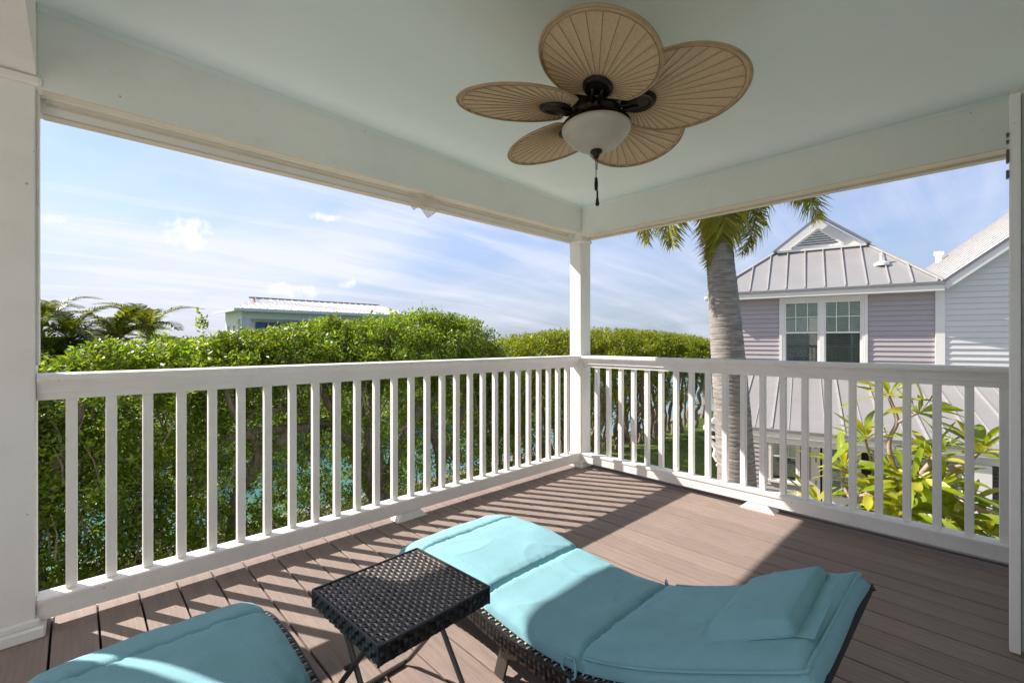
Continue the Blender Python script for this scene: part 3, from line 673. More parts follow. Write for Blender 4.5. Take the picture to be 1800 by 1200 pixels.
    part(MB().tube(sq2+sq, .0032, 5), 'piping', M_CUSH, pl, smooth='all')
    fl = MB(); fl.grid(22, 8, lambda u, v: top(x0-.004+(x1-x0+.008)*u+.015*(1-v), ya-.048*v+.010+.02*(u-.5), .007-.004*v+.0012*mnoise.noise(Vector((u*9, v*3, seed)))))
    part(fl, 'pillow_flap', M_CUSH, smooth='all')
    # tie ribbons at the third seam
    for sd in (-1, 1):
        p = top(sd*hw*.985, .875, -.03); t = MB()
        for dx, dy in ((.0, -.012), (.012, .014)):
            t.tube([p, p+Vector((sd*.022+dx, dy*2, .004)), p+Vector((sd*.030+dx, dy*2.4, -.022)), p+Vector((sd*.022, dy*.6, -.045)), p+Vector((sd*.02, 0, -.05))], .0042, 6)
            t.tube([p+Vector((sd*.02, 0, -.048)), p+Vector((sd*.024, dy*1.5, -.075)), p+Vector((sd*.02+dx*.5, dy*3, -.105))], .0045, 6)
        t.lathe([(0, .010), (.009, .004), (.009, -.006), (0, -.011)], tuple(p+Vector((sd*.021, 0, -.048))), 8)
        part(t, 'tie', M_CUSH, smooth='all')
def build_loungers():
    a = empty('chaise_lounge', (1.392, 1.1, 0), 'black wicker wave lounger to the right of the side table', 'lounger', 'black wicker loungers'); lounger_parts(a)
    b = copy_tree(a); b.location.x = .184; b['label'] = 'black wicker wave lounger partly in view, left of the side table'
    a = empty('lounger_cushion', (1.392, 1.1, .12), 'turquoise lounger cushion with a head pillow on its raised back, right of the table', 'cushion', 'turquoise lounger cushions')
    a.location.z = 0; cushion_parts(a, 3.1)
    b = empty('lounger_cushion', (.184, 1.1, 0), 'turquoise lounger cushion cut off by the frame, left of the wicker table', 'cushion', 'turquoise lounger cushions'); cushion_parts(b, 11.7)
build_loungers()
# ------------------------------------------------------------------ ground, water, far shore
GZ, WZ = -3.0, -3.55
def build_ground():
    g = MB()
    nx, ny = 90, 60
    def P(u, v):
        x = -30+57.5*u; y = -20+31.4*v
        h = .10*mnoise.noise(Vector((x*.25, y*.25, 0)))+.03*mnoise.noise(Vector((x*1.1, y*1.1, 4)))
        edge = min(1, max(0, (min(11.4-y, 27.5-x))/1.5))
        return (x, y, GZ+h*edge-.06*(1-edge))
    g.grid(nx, ny, P); g.build('lawn', M_GRASS, smooth='all', kind='structure')
    # grass blades on the part of the lawn that shows between the trunks and the house
    N = 70000
    x = rng.uniform(8, 27.2, N); y = rng.uniform(4.5, 11.2, N); keep = ~((x > 11.6) & (y < 5.2)); x, y = x[keep], y[keep]; N = len(x)
    z = np.array([GZ+.10*mnoise.noise(Vector((a*.25, b*.25, 0)))*min(1, max(0, min(11.4-b, 27.5-a)/1.5))-.02 for a, b in zip(x, y)])
    h = rng.uniform(.04, .11, N); a = rng.uniform(0, 2*PI, N); w = .007
    lean = rng.normal(0, .03, (N, 2)); B = np.stack([x, y, z], 1); S_ = np.stack([np.cos(a)*w, np.sin(a)*w, np.zeros(N)], 1)
    T = B+np.concatenate([lean, h[:, None]], 1); V = np.stack([B-S_, B+S_, T], 1)
    put('grass', np_mesh('grass', V, 3, M_BLADEG), kind='stuff')
    # bare strip under the trees, seawall
    MB().grid(60, 5, lambda u, v: (-16+24.5*u, 9.0+2.3*v+.25*mnoise.noise(Vector((u*30, v*3, 2))), GZ+.06+.05*mnoise.noise(Vector((u*40, v*4, 1))))).build('ground', M_SOIL, smooth='all', kind='structure')
    MB().add([(-14, 3.0, GZ+.13), (8.2, 3.0, GZ+.13), (8.2, 5.9, GZ+.13), (-14, 5.9, GZ+.13), (-14, -4, GZ+.13), (8.2, -4, GZ+.13)], [(0, 1, 2, 3), (4, 5, 1, 0)]).build('bounce_gravel', M_BOUNCE, kind='structure')  # unseen pale ground added to bounce sunlight up to the porch ceiling
    sw = MB(); sw.box((-30, 11.35, -4.6), (27.9, 11.75, GZ+.06), .02); sw.box((27.45, -40, -4.6), (27.9, 11.348, GZ+.06), .02)
    sw.build('seawall', M_WALLST, kind='structure')
    r = MB()
    for k in range(60):
        x = 27.95+random.uniform(-.3, .9); y = random.uniform(-2, 12.3); s = random.uniform(.2, .5)
        bm = bmesh.new(); bmesh.ops.create_icosphere(bm, subdivisions=1, radius=s)
        for v in bm.verts: v.co = Vector((x, y, WZ+.15))+v.co*random.uniform(.75, 1.15)
        r.bm(bm)
    r.build('shore_rocks', M_WALLST, kind='stuff')
    MB().add([(-3500, -3500, WZ), (3500, -3500, WZ), (3500, 3500, WZ), (-3500, 3500, WZ)], [(0, 1, 2, 3)]).build('water', M_WATER, kind='structure')
    f = MB(); f.grid(40, 12, lambda u, v: (-60+92*u, 22+40*v, GZ+.3+.15*mnoise.noise(Vector((u*20, v*9, 3))) if v > .02 else -4.2))
    f.build('far_bank', M_GRASS, smooth='all', kind='structure')
    MB().box((-60, 21.6, -4.6), (32, 22.05, GZ+.25)).build('seawall', M_WALLST, kind='structure')
    fs = MB(); 
    fs.grid(50, 4, lambda u, v: (60+520*u, 430+10*v-120*u, -3.6+(2.5 if 0 < v < 1 else 0)))
    fs.build('far_shore', M_SOIL, kind='structure')
    V = leaf_cloud(np.concatenate([np.array([[60+520*t, 432-120*t, 0]]) + rng.normal(0, 1, (10, 3))*np.array([5, 2, 1.8])+np.array([0, 0, -1.0+2.5*max(0, mnoise.noise(Vector((t*40, 0, 0))))]) for t in np.linspace(0, 1, 330)]), 1.6)
    put('far_treeline', np_mesh('far_treeline', V, 4, M_LEAF), kind='stuff')
    c = at(855, 598, Y=300); h = empty('house', (c.x, 300, -2), 'tiny white house on the far shore just above the hedge', 'house')
    MB().box((c.x-7, 297, -3.6), (c.x+3, 305, 1.2)).build('wall', M_STUC, h); MB().prism([(-8, 1.2), (4, 1.2), (-2, 3.4)], lambda p, t: (c.x+p[0], t, p[1]), 296, 306).build('roof', M_WROOF, h)
    c = at(892, 598, Y=320); h = empty('house', (c.x, 320, -2), 'tiny house with a terracotta roof on the far shore', 'house')
    MB().box((c.x-5, 317, -3.6), (c.x+6, 326, 1.0)).build('wall', M_STUC, h); MB().prism([(-6, 1.0), (7, 1.0), (5, 3.0), (-4, 3.0)], lambda p, t: (c.x+p[0], t, p[1]), 316, 327).build('roof', M_TERRA, h)

# ------------------------------------------------------------------ foliage
def leaf_cloud(P, size, up=.5, aspect=.42, jitter=.35):
    """one rhombic leaf per point, facing outwards and up at random"""
    P = np.asarray(P); N = len(P)
    d = rng.normal(0, 1, (N, 3)); d[:, 2] = np.abs(d[:, 2])*.6+up*.2; d /= np.linalg.norm(d, axis=1)[:, None]
    n = rng.normal(0, 1, (N, 3)); n[:, 2] += up*2.2; n -= d*(n*d).sum(1)[:, None]; n /= np.linalg.norm(n, axis=1)[:, None]
    s = np.cross(n, d); L = (size*(1+rng.uniform(-jitter, jitter, N)))[:, None]; w = L*aspect/2
    return np.stack([P, P+d*L*.45+s*w-n*L*.05, P+d*L, P+d*L*.45-s*w-n*L*.05], 1)
def clump_points(centres, per, r, flat=.8):
    C = np.repeat(np.asarray(centres), per, axis=0); N = len(C)
    q = rng.normal(0, 1, (N, 3)); q /= np.linalg.norm(q, axis=1)[:, None]; rr = r*rng.uniform(.25, 1, N)[:, None]**.6
    return C+q*rr*np.array([1, 1, flat])
def sprig(base, h, lean=(0, 0)):
    """leaves up one thin upright shoot"""
    k = int(h/.022); t = np.linspace(.1, 1, k)[:, None]
    return np.asarray(base)+t*np.array([lean[0], lean[1], h])+rng.normal(0, .012, (k, 3))

def limb(m, pts, r0, r1, seg=8, wob=.04):
    P = [Vector(p) for p in pts]
    for _ in range(2):
        Q = [P[0]]
        for a, b in zip(P[:-1], P[1:]): Q += [a*.75+b*.25, a*.25+b*.75]
        Q.append(P[-1]); P = Q
    n = len(P); out = []
    for i, p in enumerate(P):
        out.append(p+Vector((mnoise.noise(p*2.1), mnoise.noise(p*2.3+Vector((9, 0, 0))), mnoise.noise(p*1.9+Vector((0, 7, 0)))))*wob*min(1, i/3))
    rr = [(r0+(r1-r0)*i/(n-1))*(1+.12*mnoise.noise(out[i]*5)) for i in range(n)]
    m.tube(out, rr, seg)

_SIL = [(60, 632), (110, 622), (170, 606), (230, 604), (290, 588), (345, 594), (400, 588), (440, 580), (480, 574), (520, 569), (570, 563), (630, 557), (700, 551), (745, 545), (795, 552), (830, 568), (848, 590), (856, 620), (862, 660)]
LEFT_TOP = [(q.x, q.z-.06) for q in (at(a, b, Y=10.0) for a, b in _SIL)]
def top_at(x, tab): return float(np.interp(x, [a for a, b in tab], [b for a, b in tab]))
def build_left_trees():
    Y0 = 10.0; cuts = [-4.5, -1.4, .9, 3.3, 5.9, 8.8]
    names = [('leafy bank tree at the left edge, beside the broad post', .2), ('bushy bank tree with small bright leaves behind the first balusters', 1),
             ('bank tree with long low crossing limbs, left of the forked trunk', 2), ('large bank tree with a thick forked grey trunk behind the long railing', 3),
             ('rounded dark green bank tree whose crown ends left of the corner post', 4)]
    T = {}
    for i, (lab, _) in enumerate(names):
        cx = [-2.6, -.4, 2.35, 5.15, 7.3][i]
        T[i] = empty('tree', (cx, Y0, GZ), lab, 'tree', 'trees along the canal bank')
    # trunks
    p = lambda x, y, Y=10.0: at(x, y, Y=Y)
    m = MB()
    limb(m, [(5.15, 10, GZ-.1), p(664, 870), p(655, 800), p(652, 745), p(662, 690), p(668, 640)], .27, .10, 12)
    limb(m, [p(660, 868), p(636, 822), p(612, 770), p(590, 735), p(572, 700), p(560, 650)], .19, .06, 10)
    limb(m, [p(672, 890), p(688, 820, 9.9), p(706, 770, 9.8), p(735, 720, 9.7), p(775, 685, 9.7), p(800, 650, 9.7)], .17, .05, 10)
    limb(m, [p(592, 742), p(560, 748), p(515, 752, 9.8), p(470, 755, 9.6), p(430, 764, 9.5), p(395, 770, 9.4)], .11, .05, 8)
    limb(m, [p(655, 800), p(640, 740, 10.3), p(628, 690, 10.5), p(625, 640, 10.6)], .1, .04, 8)
    m.build('trunk', M_BARK, T[3], smooth='all')
    m = MB()
    limb(m, [(2.2, 10.2, GZ-.1), p(415, 870, 9.9), p(440, 825, 9.7), p(475, 790, 9.6), p(505, 765, 9.6), p(520, 700, 9.7)], .15, .05, 9)
    limb(m, [p(440, 825, 9.7), p(455, 800, 9.6), p(448, 775, 9.5), p(425, 750, 9.4), p(405, 715, 9.4), p(400, 680, 9.4)], .09, .04, 8)
    limb(m, [p(470, 790, 9.6), p(450, 778, 9.5), p(432, 765, 9.4), p(418, 790, 9.3)], .05, .02, 7)
    limb(m, [p(570, 745, 9.8), p(535, 727, 9.6), p(500, 718, 9.5), p(478, 722, 9.5), p(465, 700, 9.5)], .045, .02, 7)
    limb(m, [p(425, 750, 9.4), p(450, 720, 9.5), p(470, 690, 9.6)], .04, .02, 7)
    m.build('trunk', M_BARK, T[2], smooth='all')
    m = MB()
    limb(m, [(-.4, 9.8, GZ-.1), (-.5, 9.7, -1.6), (-.1, 9.5, -.4), (.2, 9.5, .7)], .12, .04, 8); limb(m, [(-.5, 9.7, -1.6), (-1.0, 9.6, -.7), (-1.2, 9.6, .5)], .07, .03, 7)
    m.build('trunk', M_BARK, T[1], smooth='all')
    m = MB()
    limb(m, [(-2.6, 9.8, GZ-.1), (-2.4, 9.6, -1.4), (-2.0, 9.5, -.2), (-1.9, 9.5, .6)], .12, .04, 8); limb(m, [(-2.4, 9.6, -1.4), (-2.9, 9.5, -.4), (-3.1, 9.6, .5)], .07, .03, 7)
    m.build('trunk', M_BARK, T[0], smooth='all')
    m = MB()
    limb(m, [(7.0, 10, GZ-.1), (6.9, 9.9, -1.9), (6.5, 9.8, -.8), (6.3, 9.7, .5)], .14, .05, 9); limb(m, [(6.9, 9.9, -2.1), (7.5, 9.8, -1.0), (7.7, 9.8, .2), (7.6, 9.9, 1.0)], .10, .04, 8)
    limb(m, [(7.9, 10.1, GZ-.1), (8.1, 10.0, -1.8), (7.9, 9.9, -.4)], .08, .04, 8)
    m.build('trunk', M_BARK, T[4], smooth='all')
    # crowns: clumps of leaves through a deep bank of foliage; density falls where the photograph shows limbs and water
    pts = {i: [] for i in range(5)}; cl = {i: [] for i in range(5)}
    N = 7600
    for _ in range(N):
        x = random.uniform(-4.4, 8.75); dy = random.gauss(0, .62); y = Y0+dy
        zt = top_at(x, LEFT_TOP)-.22*dy*dy; zt += .24*mnoise.noise(Vector((x*1.6, y*1.2, 0)))
        zb = GZ+.15
        u = random.random(); z = zt-(zt-zb)*u**1.35
        z = min(z, zt-.1)
        n = mnoise.noise(Vector((x*.9, y*.9, z*.9)))*.9+mnoise.noise(Vector((x*2.3, y*2, z*2.3)))*.45
        d = .78
        px = 900+800*((x*RGT[0]+y*RGT[1])/(x*FWD[0]+y*FWD[1])); py = 600-800*(z-EYE)/(x*FWD[0]+y*FWD[1])
        if py < 690: d = 1.0
        if 395 < px < 860 and py > 700: d = .84 if px < 620 else .86
        if 590 < px < 735 and py > 700: d = .78
        if px <= 395 and py > 760: d = 1.0
        if py > 880: d *= 1.05
        if z < zt-.5 and n < .30-.75*d: continue
        if 395 < px < 870 and py > 690 and dy < -.05 and random.random() < .62: continue
        i = sum(x > c for c in cuts[1:-1]); cl[i].append((x, y, z))
    for i in range(5):
        P = clump_points(cl[i], 46, .20)
        sp = []
        lo, hi = cuts[i], min(cuts[i+1], 8.2)
        for _ in range(int((hi-lo)*30)):
            x = random.uniform(lo, hi); dy = random.gauss(0, .5); z = top_at(x, LEFT_TOP)-.22*dy*dy-.12
            h = random.uniform(.10, .26)*(1.5 if random.random() < .1 else 1)
            sp.append(sprig((x, Y0+dy, z), h, (random.uniform(-.06, .06), random.uniform(-.06, .06))))
        if i == 2:
            for q in range(9): sp.append(sprig((1.66+random.uniform(-.09, .09), 9.9+random.uniform(-.1, .1), 1.30+.02*q), .28, (random.uniform(-.12, .12), 0)))
        P = np.concatenate([P]+sp)
        put('crown', np_mesh('crown', leaf_cloud(P, .078, up=.7, jitter=.5), 4, M_LEAF), T[i])
        tw = MB()
        for c in random.sample(cl[i], min(150, len(cl[i]))):
            b = Vector(c)+Vector((random.uniform(-.3, .3), random.uniform(-.1, .3), -random.uniform(.4, .9))); tw.tube([b, (b+Vector(c))/2+Vector((.04, .02, 0)), Vector(c)], [.014, .010, .005], 4, caps=False)
        tw.build('twigs', M_BARK, T[i], kind='stuff')

RT_TOP = [(8.6, .75), (9.2, 1.15), (10.5, 1.36), (12, 1.5), (14, 1.6), (16, 1.62), (18, 1.58), (20, 1.5), (22, 1.38), (24, 1.15), (25.5, .85), (26.2, .2)]
def build_right_trees():
    labs = ['pale clipped tree of the low row, its end nearest the corner post', 'clipped row tree with leafy sides right behind the corner post', 'clipped row tree with many thin leaning stems right of the corner post',
            'clipped row tree over tangled brown stems at the start of the lawn', 'clipped row tree over dark twisting stems beside the lawn', 'clipped row tree with bare dark trunk against the turquoise water',
            'last clipped row tree, forked dark trunk just left of the ringed palm']
    xs = [10.0, 12.3, 14.6, 17.0, 19.4, 22.3, 25.0]; cuts = [8.4, 11.1, 13.4, 15.8, 18.2, 20.9, 23.7, 26.4]
    for i, cx in enumerate(xs):
        Y0 = 10.3; t = empty('tree', (cx, Y0, GZ), labs[i], 'tree', 'clipped trees along the canal bank')
        m = MB(); lo, hi = cuts[i], cuts[i+1]
        ns = 15 if i < 5 else (3 if i == 5 else 4)
        for k in range(ns):
            x = random.uniform(lo+.2, hi-.2) if i < 5 else cx+random.uniform(-.5, .5); y = Y0+random.gauss(0, .45)
            a = random.uniform(-.9, .9); b = random.uniform(-.5, .3); r = random.uniform(.045, .12) if i < 5 else random.uniform(.10, .16)
            top = (x+a*1.5, y+b, random.uniform(-.5, .5))
            limb(m, [(x, y, GZ-.1), (x+a*.25+random.uniform(-.2, .2), y, -2.2), (x+a*.8, y+b*.5, -1.3), top], r, r*.4, 7, wob=.14)
            limb(m, [(x+a*.5, y+b*.3, -1.8), (x+a*.5+random.uniform(-.9, .9), y-.2, -1.0), (x+random.uniform(-1, 1), y, -.2)], r*.5, r*.2, 6, wob=.12)
        m.build('trunk', M_BARK, t, smooth='all')
        cl = []
        for _ in range(int((hi-lo)*430)):
            x = random.uniform(lo, hi); dy = random.gauss(0, .75); y = Y0+dy; zt = top_at(x, RT_TOP)-.10*dy*dy+.06*mnoise.noise(Vector((x*2, y*2, 5)))
            u = random.random()**1.25; low = (-.5 if i > 4 else -1.5) if i > 1 else -2.2; z = zt-.08-(zt-low)*u*(1+.35*mnoise.noise(Vector((x*.8, y, 3))))
            n = mnoise.noise(Vector((x*1.1, y*1.1, z*1.1)))
            if z < -.1 and n < (.12 if i > 1 else -.15): continue
            cl.append((x, y, z))
        P = clump_points(cl, 30, .22)
        sp = [sprig((random.uniform(lo, min(hi, 25.8)), Y0+random.gauss(0, .7), 0), .26) for _ in range(int((hi-lo)*34))]
        sp = [q+np.array([0, 0, top_at(q[0, 0], RT_TOP)-.17-.10*(q[0, 1]-Y0)**2]) for q in sp]
        P = np.concatenate([P]+sp)
        put('crown', np_mesh('crown', leaf_cloud(P, .095, up=.9), 4, M_LEAF2), t)
# ------------------------------------------------------------------ palms
def frond_mesh(L=2.0, droop=1.2, n=70, leaf=.42, m=None, plume=False, width=.028, rise=.35):
    """feather leaf along +x: arching midrib with narrow leaflets"""
    V = []; pts = []
    for i in range(25):
        t = i/24; x = L*(t-.18*droop*t**3); z = L*(rise*t-droop*.62*t*t); pts.append(Vector((x, 0, z)))
    def P(t):
        k = min(23, int(t*24)); f = t*24-k; return pts[k].lerp(pts[k+1], f), (pts[k+1]-pts[k]).normalized()
    for i in range(n):
        t = .14+.86*i/(n-1)
        c, d = P(min(.999, t)); up = Vector((-d.z, 0, d.x)); l = leaf*(math.sin(PI*min(1, (t*.86+.10)))**.6)*(1+random.uniform(-.15, .15))
        for sd in (-1, 1):
            reps = 2 if plume else 1
            for q in range(reps):
                lift = random.uniform(-.7, .9) if plume else random.uniform(.05, .35)
                o = (Vector((0, sd, 0))*(1-.25*abs(lift))+d*random.uniform(.55, .85)+up*lift).normalized()
                mid = c+o*l*.5; tip = c+o*l*.93-Vector((0, 0, l*random.uniform(.18, .45)))
                s = o.cross(up).normalized()*width/2; s2 = s*.9
                V += [c-s*.5, c+s*.5, mid+s2, mid-s2, mid-s2, mid+s2, tip, tip]
    mesh = np_mesh('frond', np.array([tuple(v) for v in V]), 4, m or M_FROND2)
    return mesh, pts
def palm(loc, label, trunk_pts, trunk_r, crown, fronds, group, name='palm_tree', L=2.0, leaf=.42, plume=False, n=70, m=None, dry=0, variants=3, width=.028, dr=(.9, 1.4)):
    t = empty(name, loc, label, 'palm tree', group)
    meshes = [frond_mesh(L*random.uniform(.9, 1.1), random.uniform(*dr), n, leaf, m, plume, width) for _ in range(variants)]
    rach = [MB().tube(p, [.022*(1-.85*i/24)*L/2 for i in range(25)], 5).data('midrib', M_FROND, 'all') for _, p in meshes]
    for i, (az, el) in enumerate(fronds):
        k = i % variants; me = meshes[k][0]
        R = (Matrix.Rotation(az, 4, 'Z') @ Matrix.Rotation(-el, 4, 'Y')).to_euler()
        o = put('frond', me, t); o.location = Vector(crown)-Vector(loc); o.rotation_euler = R; o.matrix_parent_inverse = Matrix.Identity(4)
        r = put('midrib', rach[k], o); r.matrix_parent_inverse = Matrix.Identity(4)
        if dry and i < dry:
            o2 = o.data.copy(); o2.materials.clear(); o2.materials.append(M_FRONDY); o.data = o2
    return t
def build_palm():
    base = Vector((6.22, 2.10, GZ)); top = Vector((5.90, 2.40, 3.02)); t = palm(base, 'palm with a stout ringed grey trunk between the railing and the lavender house', None, None, (5.90, 2.42, 3.55),
        [(rad(a), rad(e)) for a, e in ((136, -10), (126, 4), (104, -14), (160, -20), (20, -10), (-44, 12), (-36, 18), (-50, 8), (184, 2), (228, -52), (70, 20), (-20, 48), (250, 36), (150, 40), (20, 58), (205, 55), (-80, 46), (-58, -40))], 'palm trees', L=1.55, leaf=.42, plume=True, n=120, width=.020, m=M_FROND, dr=(1.35, 1.6))
    m = MB(); K = 640; seg = 26; ring = []
    zs = 0
    vs = []
    gaps = []; z = 0
    while z < 6.02:
        gaps.append(z); z += random.uniform(.045, .085)
    gaps = np.array(gaps)
    for i in range(K):
        f = i/(K-1); c = base.lerp(top, f)+Vector((.05*math.sin(f*PI), 0, 0))
        zz = f*6.02
        for j in range(seg):
            a = 2*PI*j/seg; zq = zz+.018*mnoise.noise(Vector((math.cos(a)*1.5, math.sin(a)*1.5, zz*2)))
            dist = np.abs(gaps-zq).min()
            r = (.205+.028*math.sin(min(1, f*1.15)*PI)-.055*f**2.2)
            r += -.0055*math.exp(-(dist/.006)**2)+.004*mnoise.noise(Vector((math.cos(a)*3, math.sin(a)*3, zz*5)))
            if f < .06: r += .05*(1-f/.06)
            vs.append(c+Vector((math.cos(a)*r, math.sin(a)*r, 0)))
    m.add(vs, [(i*seg+j, i*seg+(j+1) % seg, (i+1)*seg+(j+1) % seg, (i+1)*seg+j) for i in range(K-1) for j in range(seg)])
    m.build('trunk', M_PALMT, t, smooth='all')
    MB().tube([top+Vector((0, 0, -.05)), top+Vector((-.02, .01, .35)), top+Vector((-.03, .02, .7))], [.15, .12, .05], 16).build('crownshaft', M_FROND, t, smooth='all')
def build_far_palms():
    def cp(px, py, Y, lab, L, lean, nf, dry=0, leaf=.55):
        L *= .88; c = at(px, py+9, Y=Y); base = Vector((c.x+lean, Y+.3, GZ+.3))
        fr = [(rad(360*i/nf+random.uniform(-12, 12)), rad(random.choice((random.uniform(-15, 5), random.uniform(15, 40), random.uniform(45, 72))))) for i in range(nf)]
        t = palm(base, lab, None, None, c, fr, 'coconut palms across the canal', L=L, leaf=leaf, n=46, dry=dry, width=.05)
        m = MB(); limb(m, [base, base.lerp(c, .5)+Vector((.15, 0, 0)), c], .15, .10, 10, wob=.03); m.build('trunk', M_PALMT, t, smooth='all')
    cp(128, 592, 23, 'tall palm with a thin grey trunk nearest the broad left post', 2.5, .1, 13, 1)
    cp(72, 575, 24, 'palm half hidden behind the broad left post', 3.0, -.3, 13)
    cp(208, 590, 23.5, 'palm with pale long fronds right of the thin trunked palm', 2.4, .4, 14, 1)
    cp(262, 585, 26, 'dark full crowned palm with upright fronds, furthest right of the palms', 2.9, -.2, 18)
    cp(165, 622, 22.8, 'low palm with yellowing lower fronds among the bank shrubs', 1.8, .2, 12, 4)
    cp(95, 625, 22.6, 'low palm with an orange dry frond beside the left post', 1.6, .1, 12, 3)
    for i, (x0, x1, lab) in enumerate(((-16, -8.5, 'far bank shrub under the leftmost palms'), (-8.5, -3, 'far bank shrub between the palm trunks'), (-3, 4, 'far bank shrub left of the far white building'), (4, 16, 'far bank shrub in front of the far white building'))):
        c = []
        for _ in range(int((x1-x0)*60)):
            x = random.uniform(x0, x1); y = 23.2+random.gauss(0, .7); c.append((x, y, random.uniform(GZ+.4, 1.0+.8*mnoise.noise(Vector((x*.5, 0, 8))))))
        s = empty('shrub', ((x0+x1)/2, 23.2, GZ+.3), lab, 'shrub', 'shrubs on the far bank')
        put('foliage', np_mesh('foliage', leaf_cloud(clump_points(c, 34, .42), .17, up=.6), 4, M_LEAF), s)
        m = MB()
        for k in range(4):
            x = x0+(x1-x0)*(k+.5)/4; limb(m, [(x, 23.2, GZ+.2), (x+.2, 23.2, -1.5), (x-.1, 23.1, -.3)], .07, .03, 6)
        m.build('stem', M_BARK, s, smooth='all')
# ------------------------------------------------------------------ plumeria
def leaf_mesh(L, w, curl, m, seed):
    r = random.Random(seed); k = 9; vs = []
    for i in range(k):
        t = i/(k-1); hw = w/2*(math.sin(PI*min(1, t*.93+.02))**.75)*(.75+.45*t); hw = max(hw, .004) if t < 1 else .0015
        x = L*t; z = -curl*L*t*t
        tw = .25*math.sin(t*3+seed)
        for s, lift in ((-1, .28), (-.5, .10), (0, 0), (.5, .10), (1, .28)):
            vs.append((x, s*hw, z+hw*lift*(1+.5*math.sin(t*9+seed)*abs(s))+tw*s*hw))
    m_ = MB().add(vs, [(i*5+j, (i+1)*5+j, (i+1)*5+j+1, i*5+j+1) for i in range(k-1) for j in range(4)])
    m_.v += [(L*i/8*.98, 0, -curl*L*(i/8)**2-.001) for i in range(0)]
    return m_.data('leaf', m, 'all')
def build_plumeria():
    X = 6.0
    t = empty('plumeria_tree', (6.4, .3, GZ), 'plumeria with long bright yellow green leaves against the lower right balusters', 'tree')
    q = lambda x, y, dx=0.0: at(x, y, X=X+dx)
    br = [([(6.4, .3, GZ), (6.35, .35, -2.2), (6.2, .4, -1.4), q(1605, 925), q(1600, 850)], .07, .040),
          ([q(1610, 900), q(1560, 880), q(1523, 866), q(1500, 884)], .034, .022), ([q(1600, 860), q(1615, 838), q(1634, 815), q(1640, 800, .1)], .030, .018),
          ([q(1565, 800, .05), q(1563, 770, .05), q(1578, 742, .05), q(1572, 722, .05), q(1562, 695, .05)], .022, .014), ([q(1600, 860), q(1575, 835, .05), q(1565, 800, .05)], .028, .022),
          ([q(1578, 742, .05), q(1597, 732), q(1616, 724)], .016, .011), ([q(1618, 838), q(1655, 826), q(1700, 817), q(1722, 795)], .022, .014),
          ([q(1600, 900), q(1640, 880), q(1600, 850)], .02, .014), ([q(1650, 852), q(1690, 872), q(1720, 893), q(1765, 910), q(1800, 925)], .022, .018), ([q(1720, 893), q(1740, 925), q(1762, 960), q(1775, 990)], .018, .020),
          ([(6.2, .4, -1.4), q(1770, 1000), q(1755, 950)], .034, .020), ([q(1500, 884), q(1478, 850, .1), q(1485, 822, .1)], .018, .012), ([q(1500, 884), q(1460, 905, .1), q(1440, 885, .1)], .018, .012),
          ([q(1523, 866), q(1535, 840, .2), q(1530, 805, .2), q(1522, 770, .2)], .016, .010)]
    for P, a, b in br:
        m = MB(); limb(m, P, a*1.05, b*1.05, 8, wob=.012); m.build('branch', M_PLUMB, t, smooth='all')
    lv = [leaf_mesh(.31+.06*(i % 3), .056+.012*(i % 4), .10+.13*(i % 4), M_PLUM if i % 3 else M_PLUMY, i) for i in range(12)]
    heads = [(1562, 692, .05, (0, .1, 1), 9), (1618, 724, 0, (0, -.7, .6), 9), (1522, 768, .2, (0, .2, 1), 12), (1484, 822, .1, (0, .3, 1), 12), (1437, 884, .1, (0, .2, 1), 11), (1530, 862, -.05, (0, .1, .7), 12),
             (1640, 800, .1, (0, .3, 1), 13), (1722, 792, 0, (0, 0, 1), 15), (1575, 836, .05, (0, 0, .8), 13), (1602, 848, -.1, (-.4, 0, .6), 15), (1655, 850, .05, (0, -.1, .7), 13), (1705, 880, .2, (0, -.4, .8), 12), (1590, 892, -.1, (-.5, 0, .5), 13),
             (1770, 985, 0, (0, -.3, .7), 12), (1670, 915, 0, (-.3, -.1, .6), 13), (1740, 935, -.05, (-.2, 0, .6), 11), (1550, 905, .1, (-.2, .2, .5), 11), (1625, 930, 0, (-.3, 0, .5), 12), (1690, 950, .1, (-.2, 0, .5), 12)]
    for hi, (px, py, dx, ax, k) in enumerate(heads):
        k += 4
        c = q(px, py, dx); ax = Vector(ax).normalized(); u = ax.orthogonal().normalized(); v = ax.cross(u)
        for i in range(k):
            a = 2.399*i+hi; tilt = rad(28+62*(i/k)+random.uniform(-12, 12))
            d = (ax*math.cos(tilt)+(u*math.cos(a)+v*math.sin(a))*math.sin(tilt)).normalized()
            nrm = (ax-d*ax.dot(d)).normalized(); sid = nrm.cross(d); s = random.uniform(.75, 1.15)
            o = put('leaf', lv[(i*5+hi*3) % 12], t)
            o.matrix_parent_inverse = wm(t).inverted()
            M_ = Matrix((d, sid, nrm)).transposed().to_4x4(); M_.translation = c+d*.015-ax*.012*i/k*4
            o.location = M_.translation; o.rotation_euler = M_.to_euler(); o.scale = (s, s, s)
    for px, py in ((1398, 868), (1440, 893), (1668, 925)):
        c = q(px, py, .15); m = MB()
        for f in range(4):
            o = c+Vector((random.uniform(-.04, .04), random.uniform(-.04, .04), random.uniform(-.03, .03)))
            for i in range(5):
                a = 2*PI*i/5; d = Vector((-.5, math.cos(a), math.sin(a))).normalized(); s = d.cross(Vector((1, 0, 0))).normalized()*.013
                m.add([o, o+d*.025+s, o+d*.045, o+d*.025-s], [(0, 1, 2, 3)])
        m.build('blossom', M_PETAL, t)
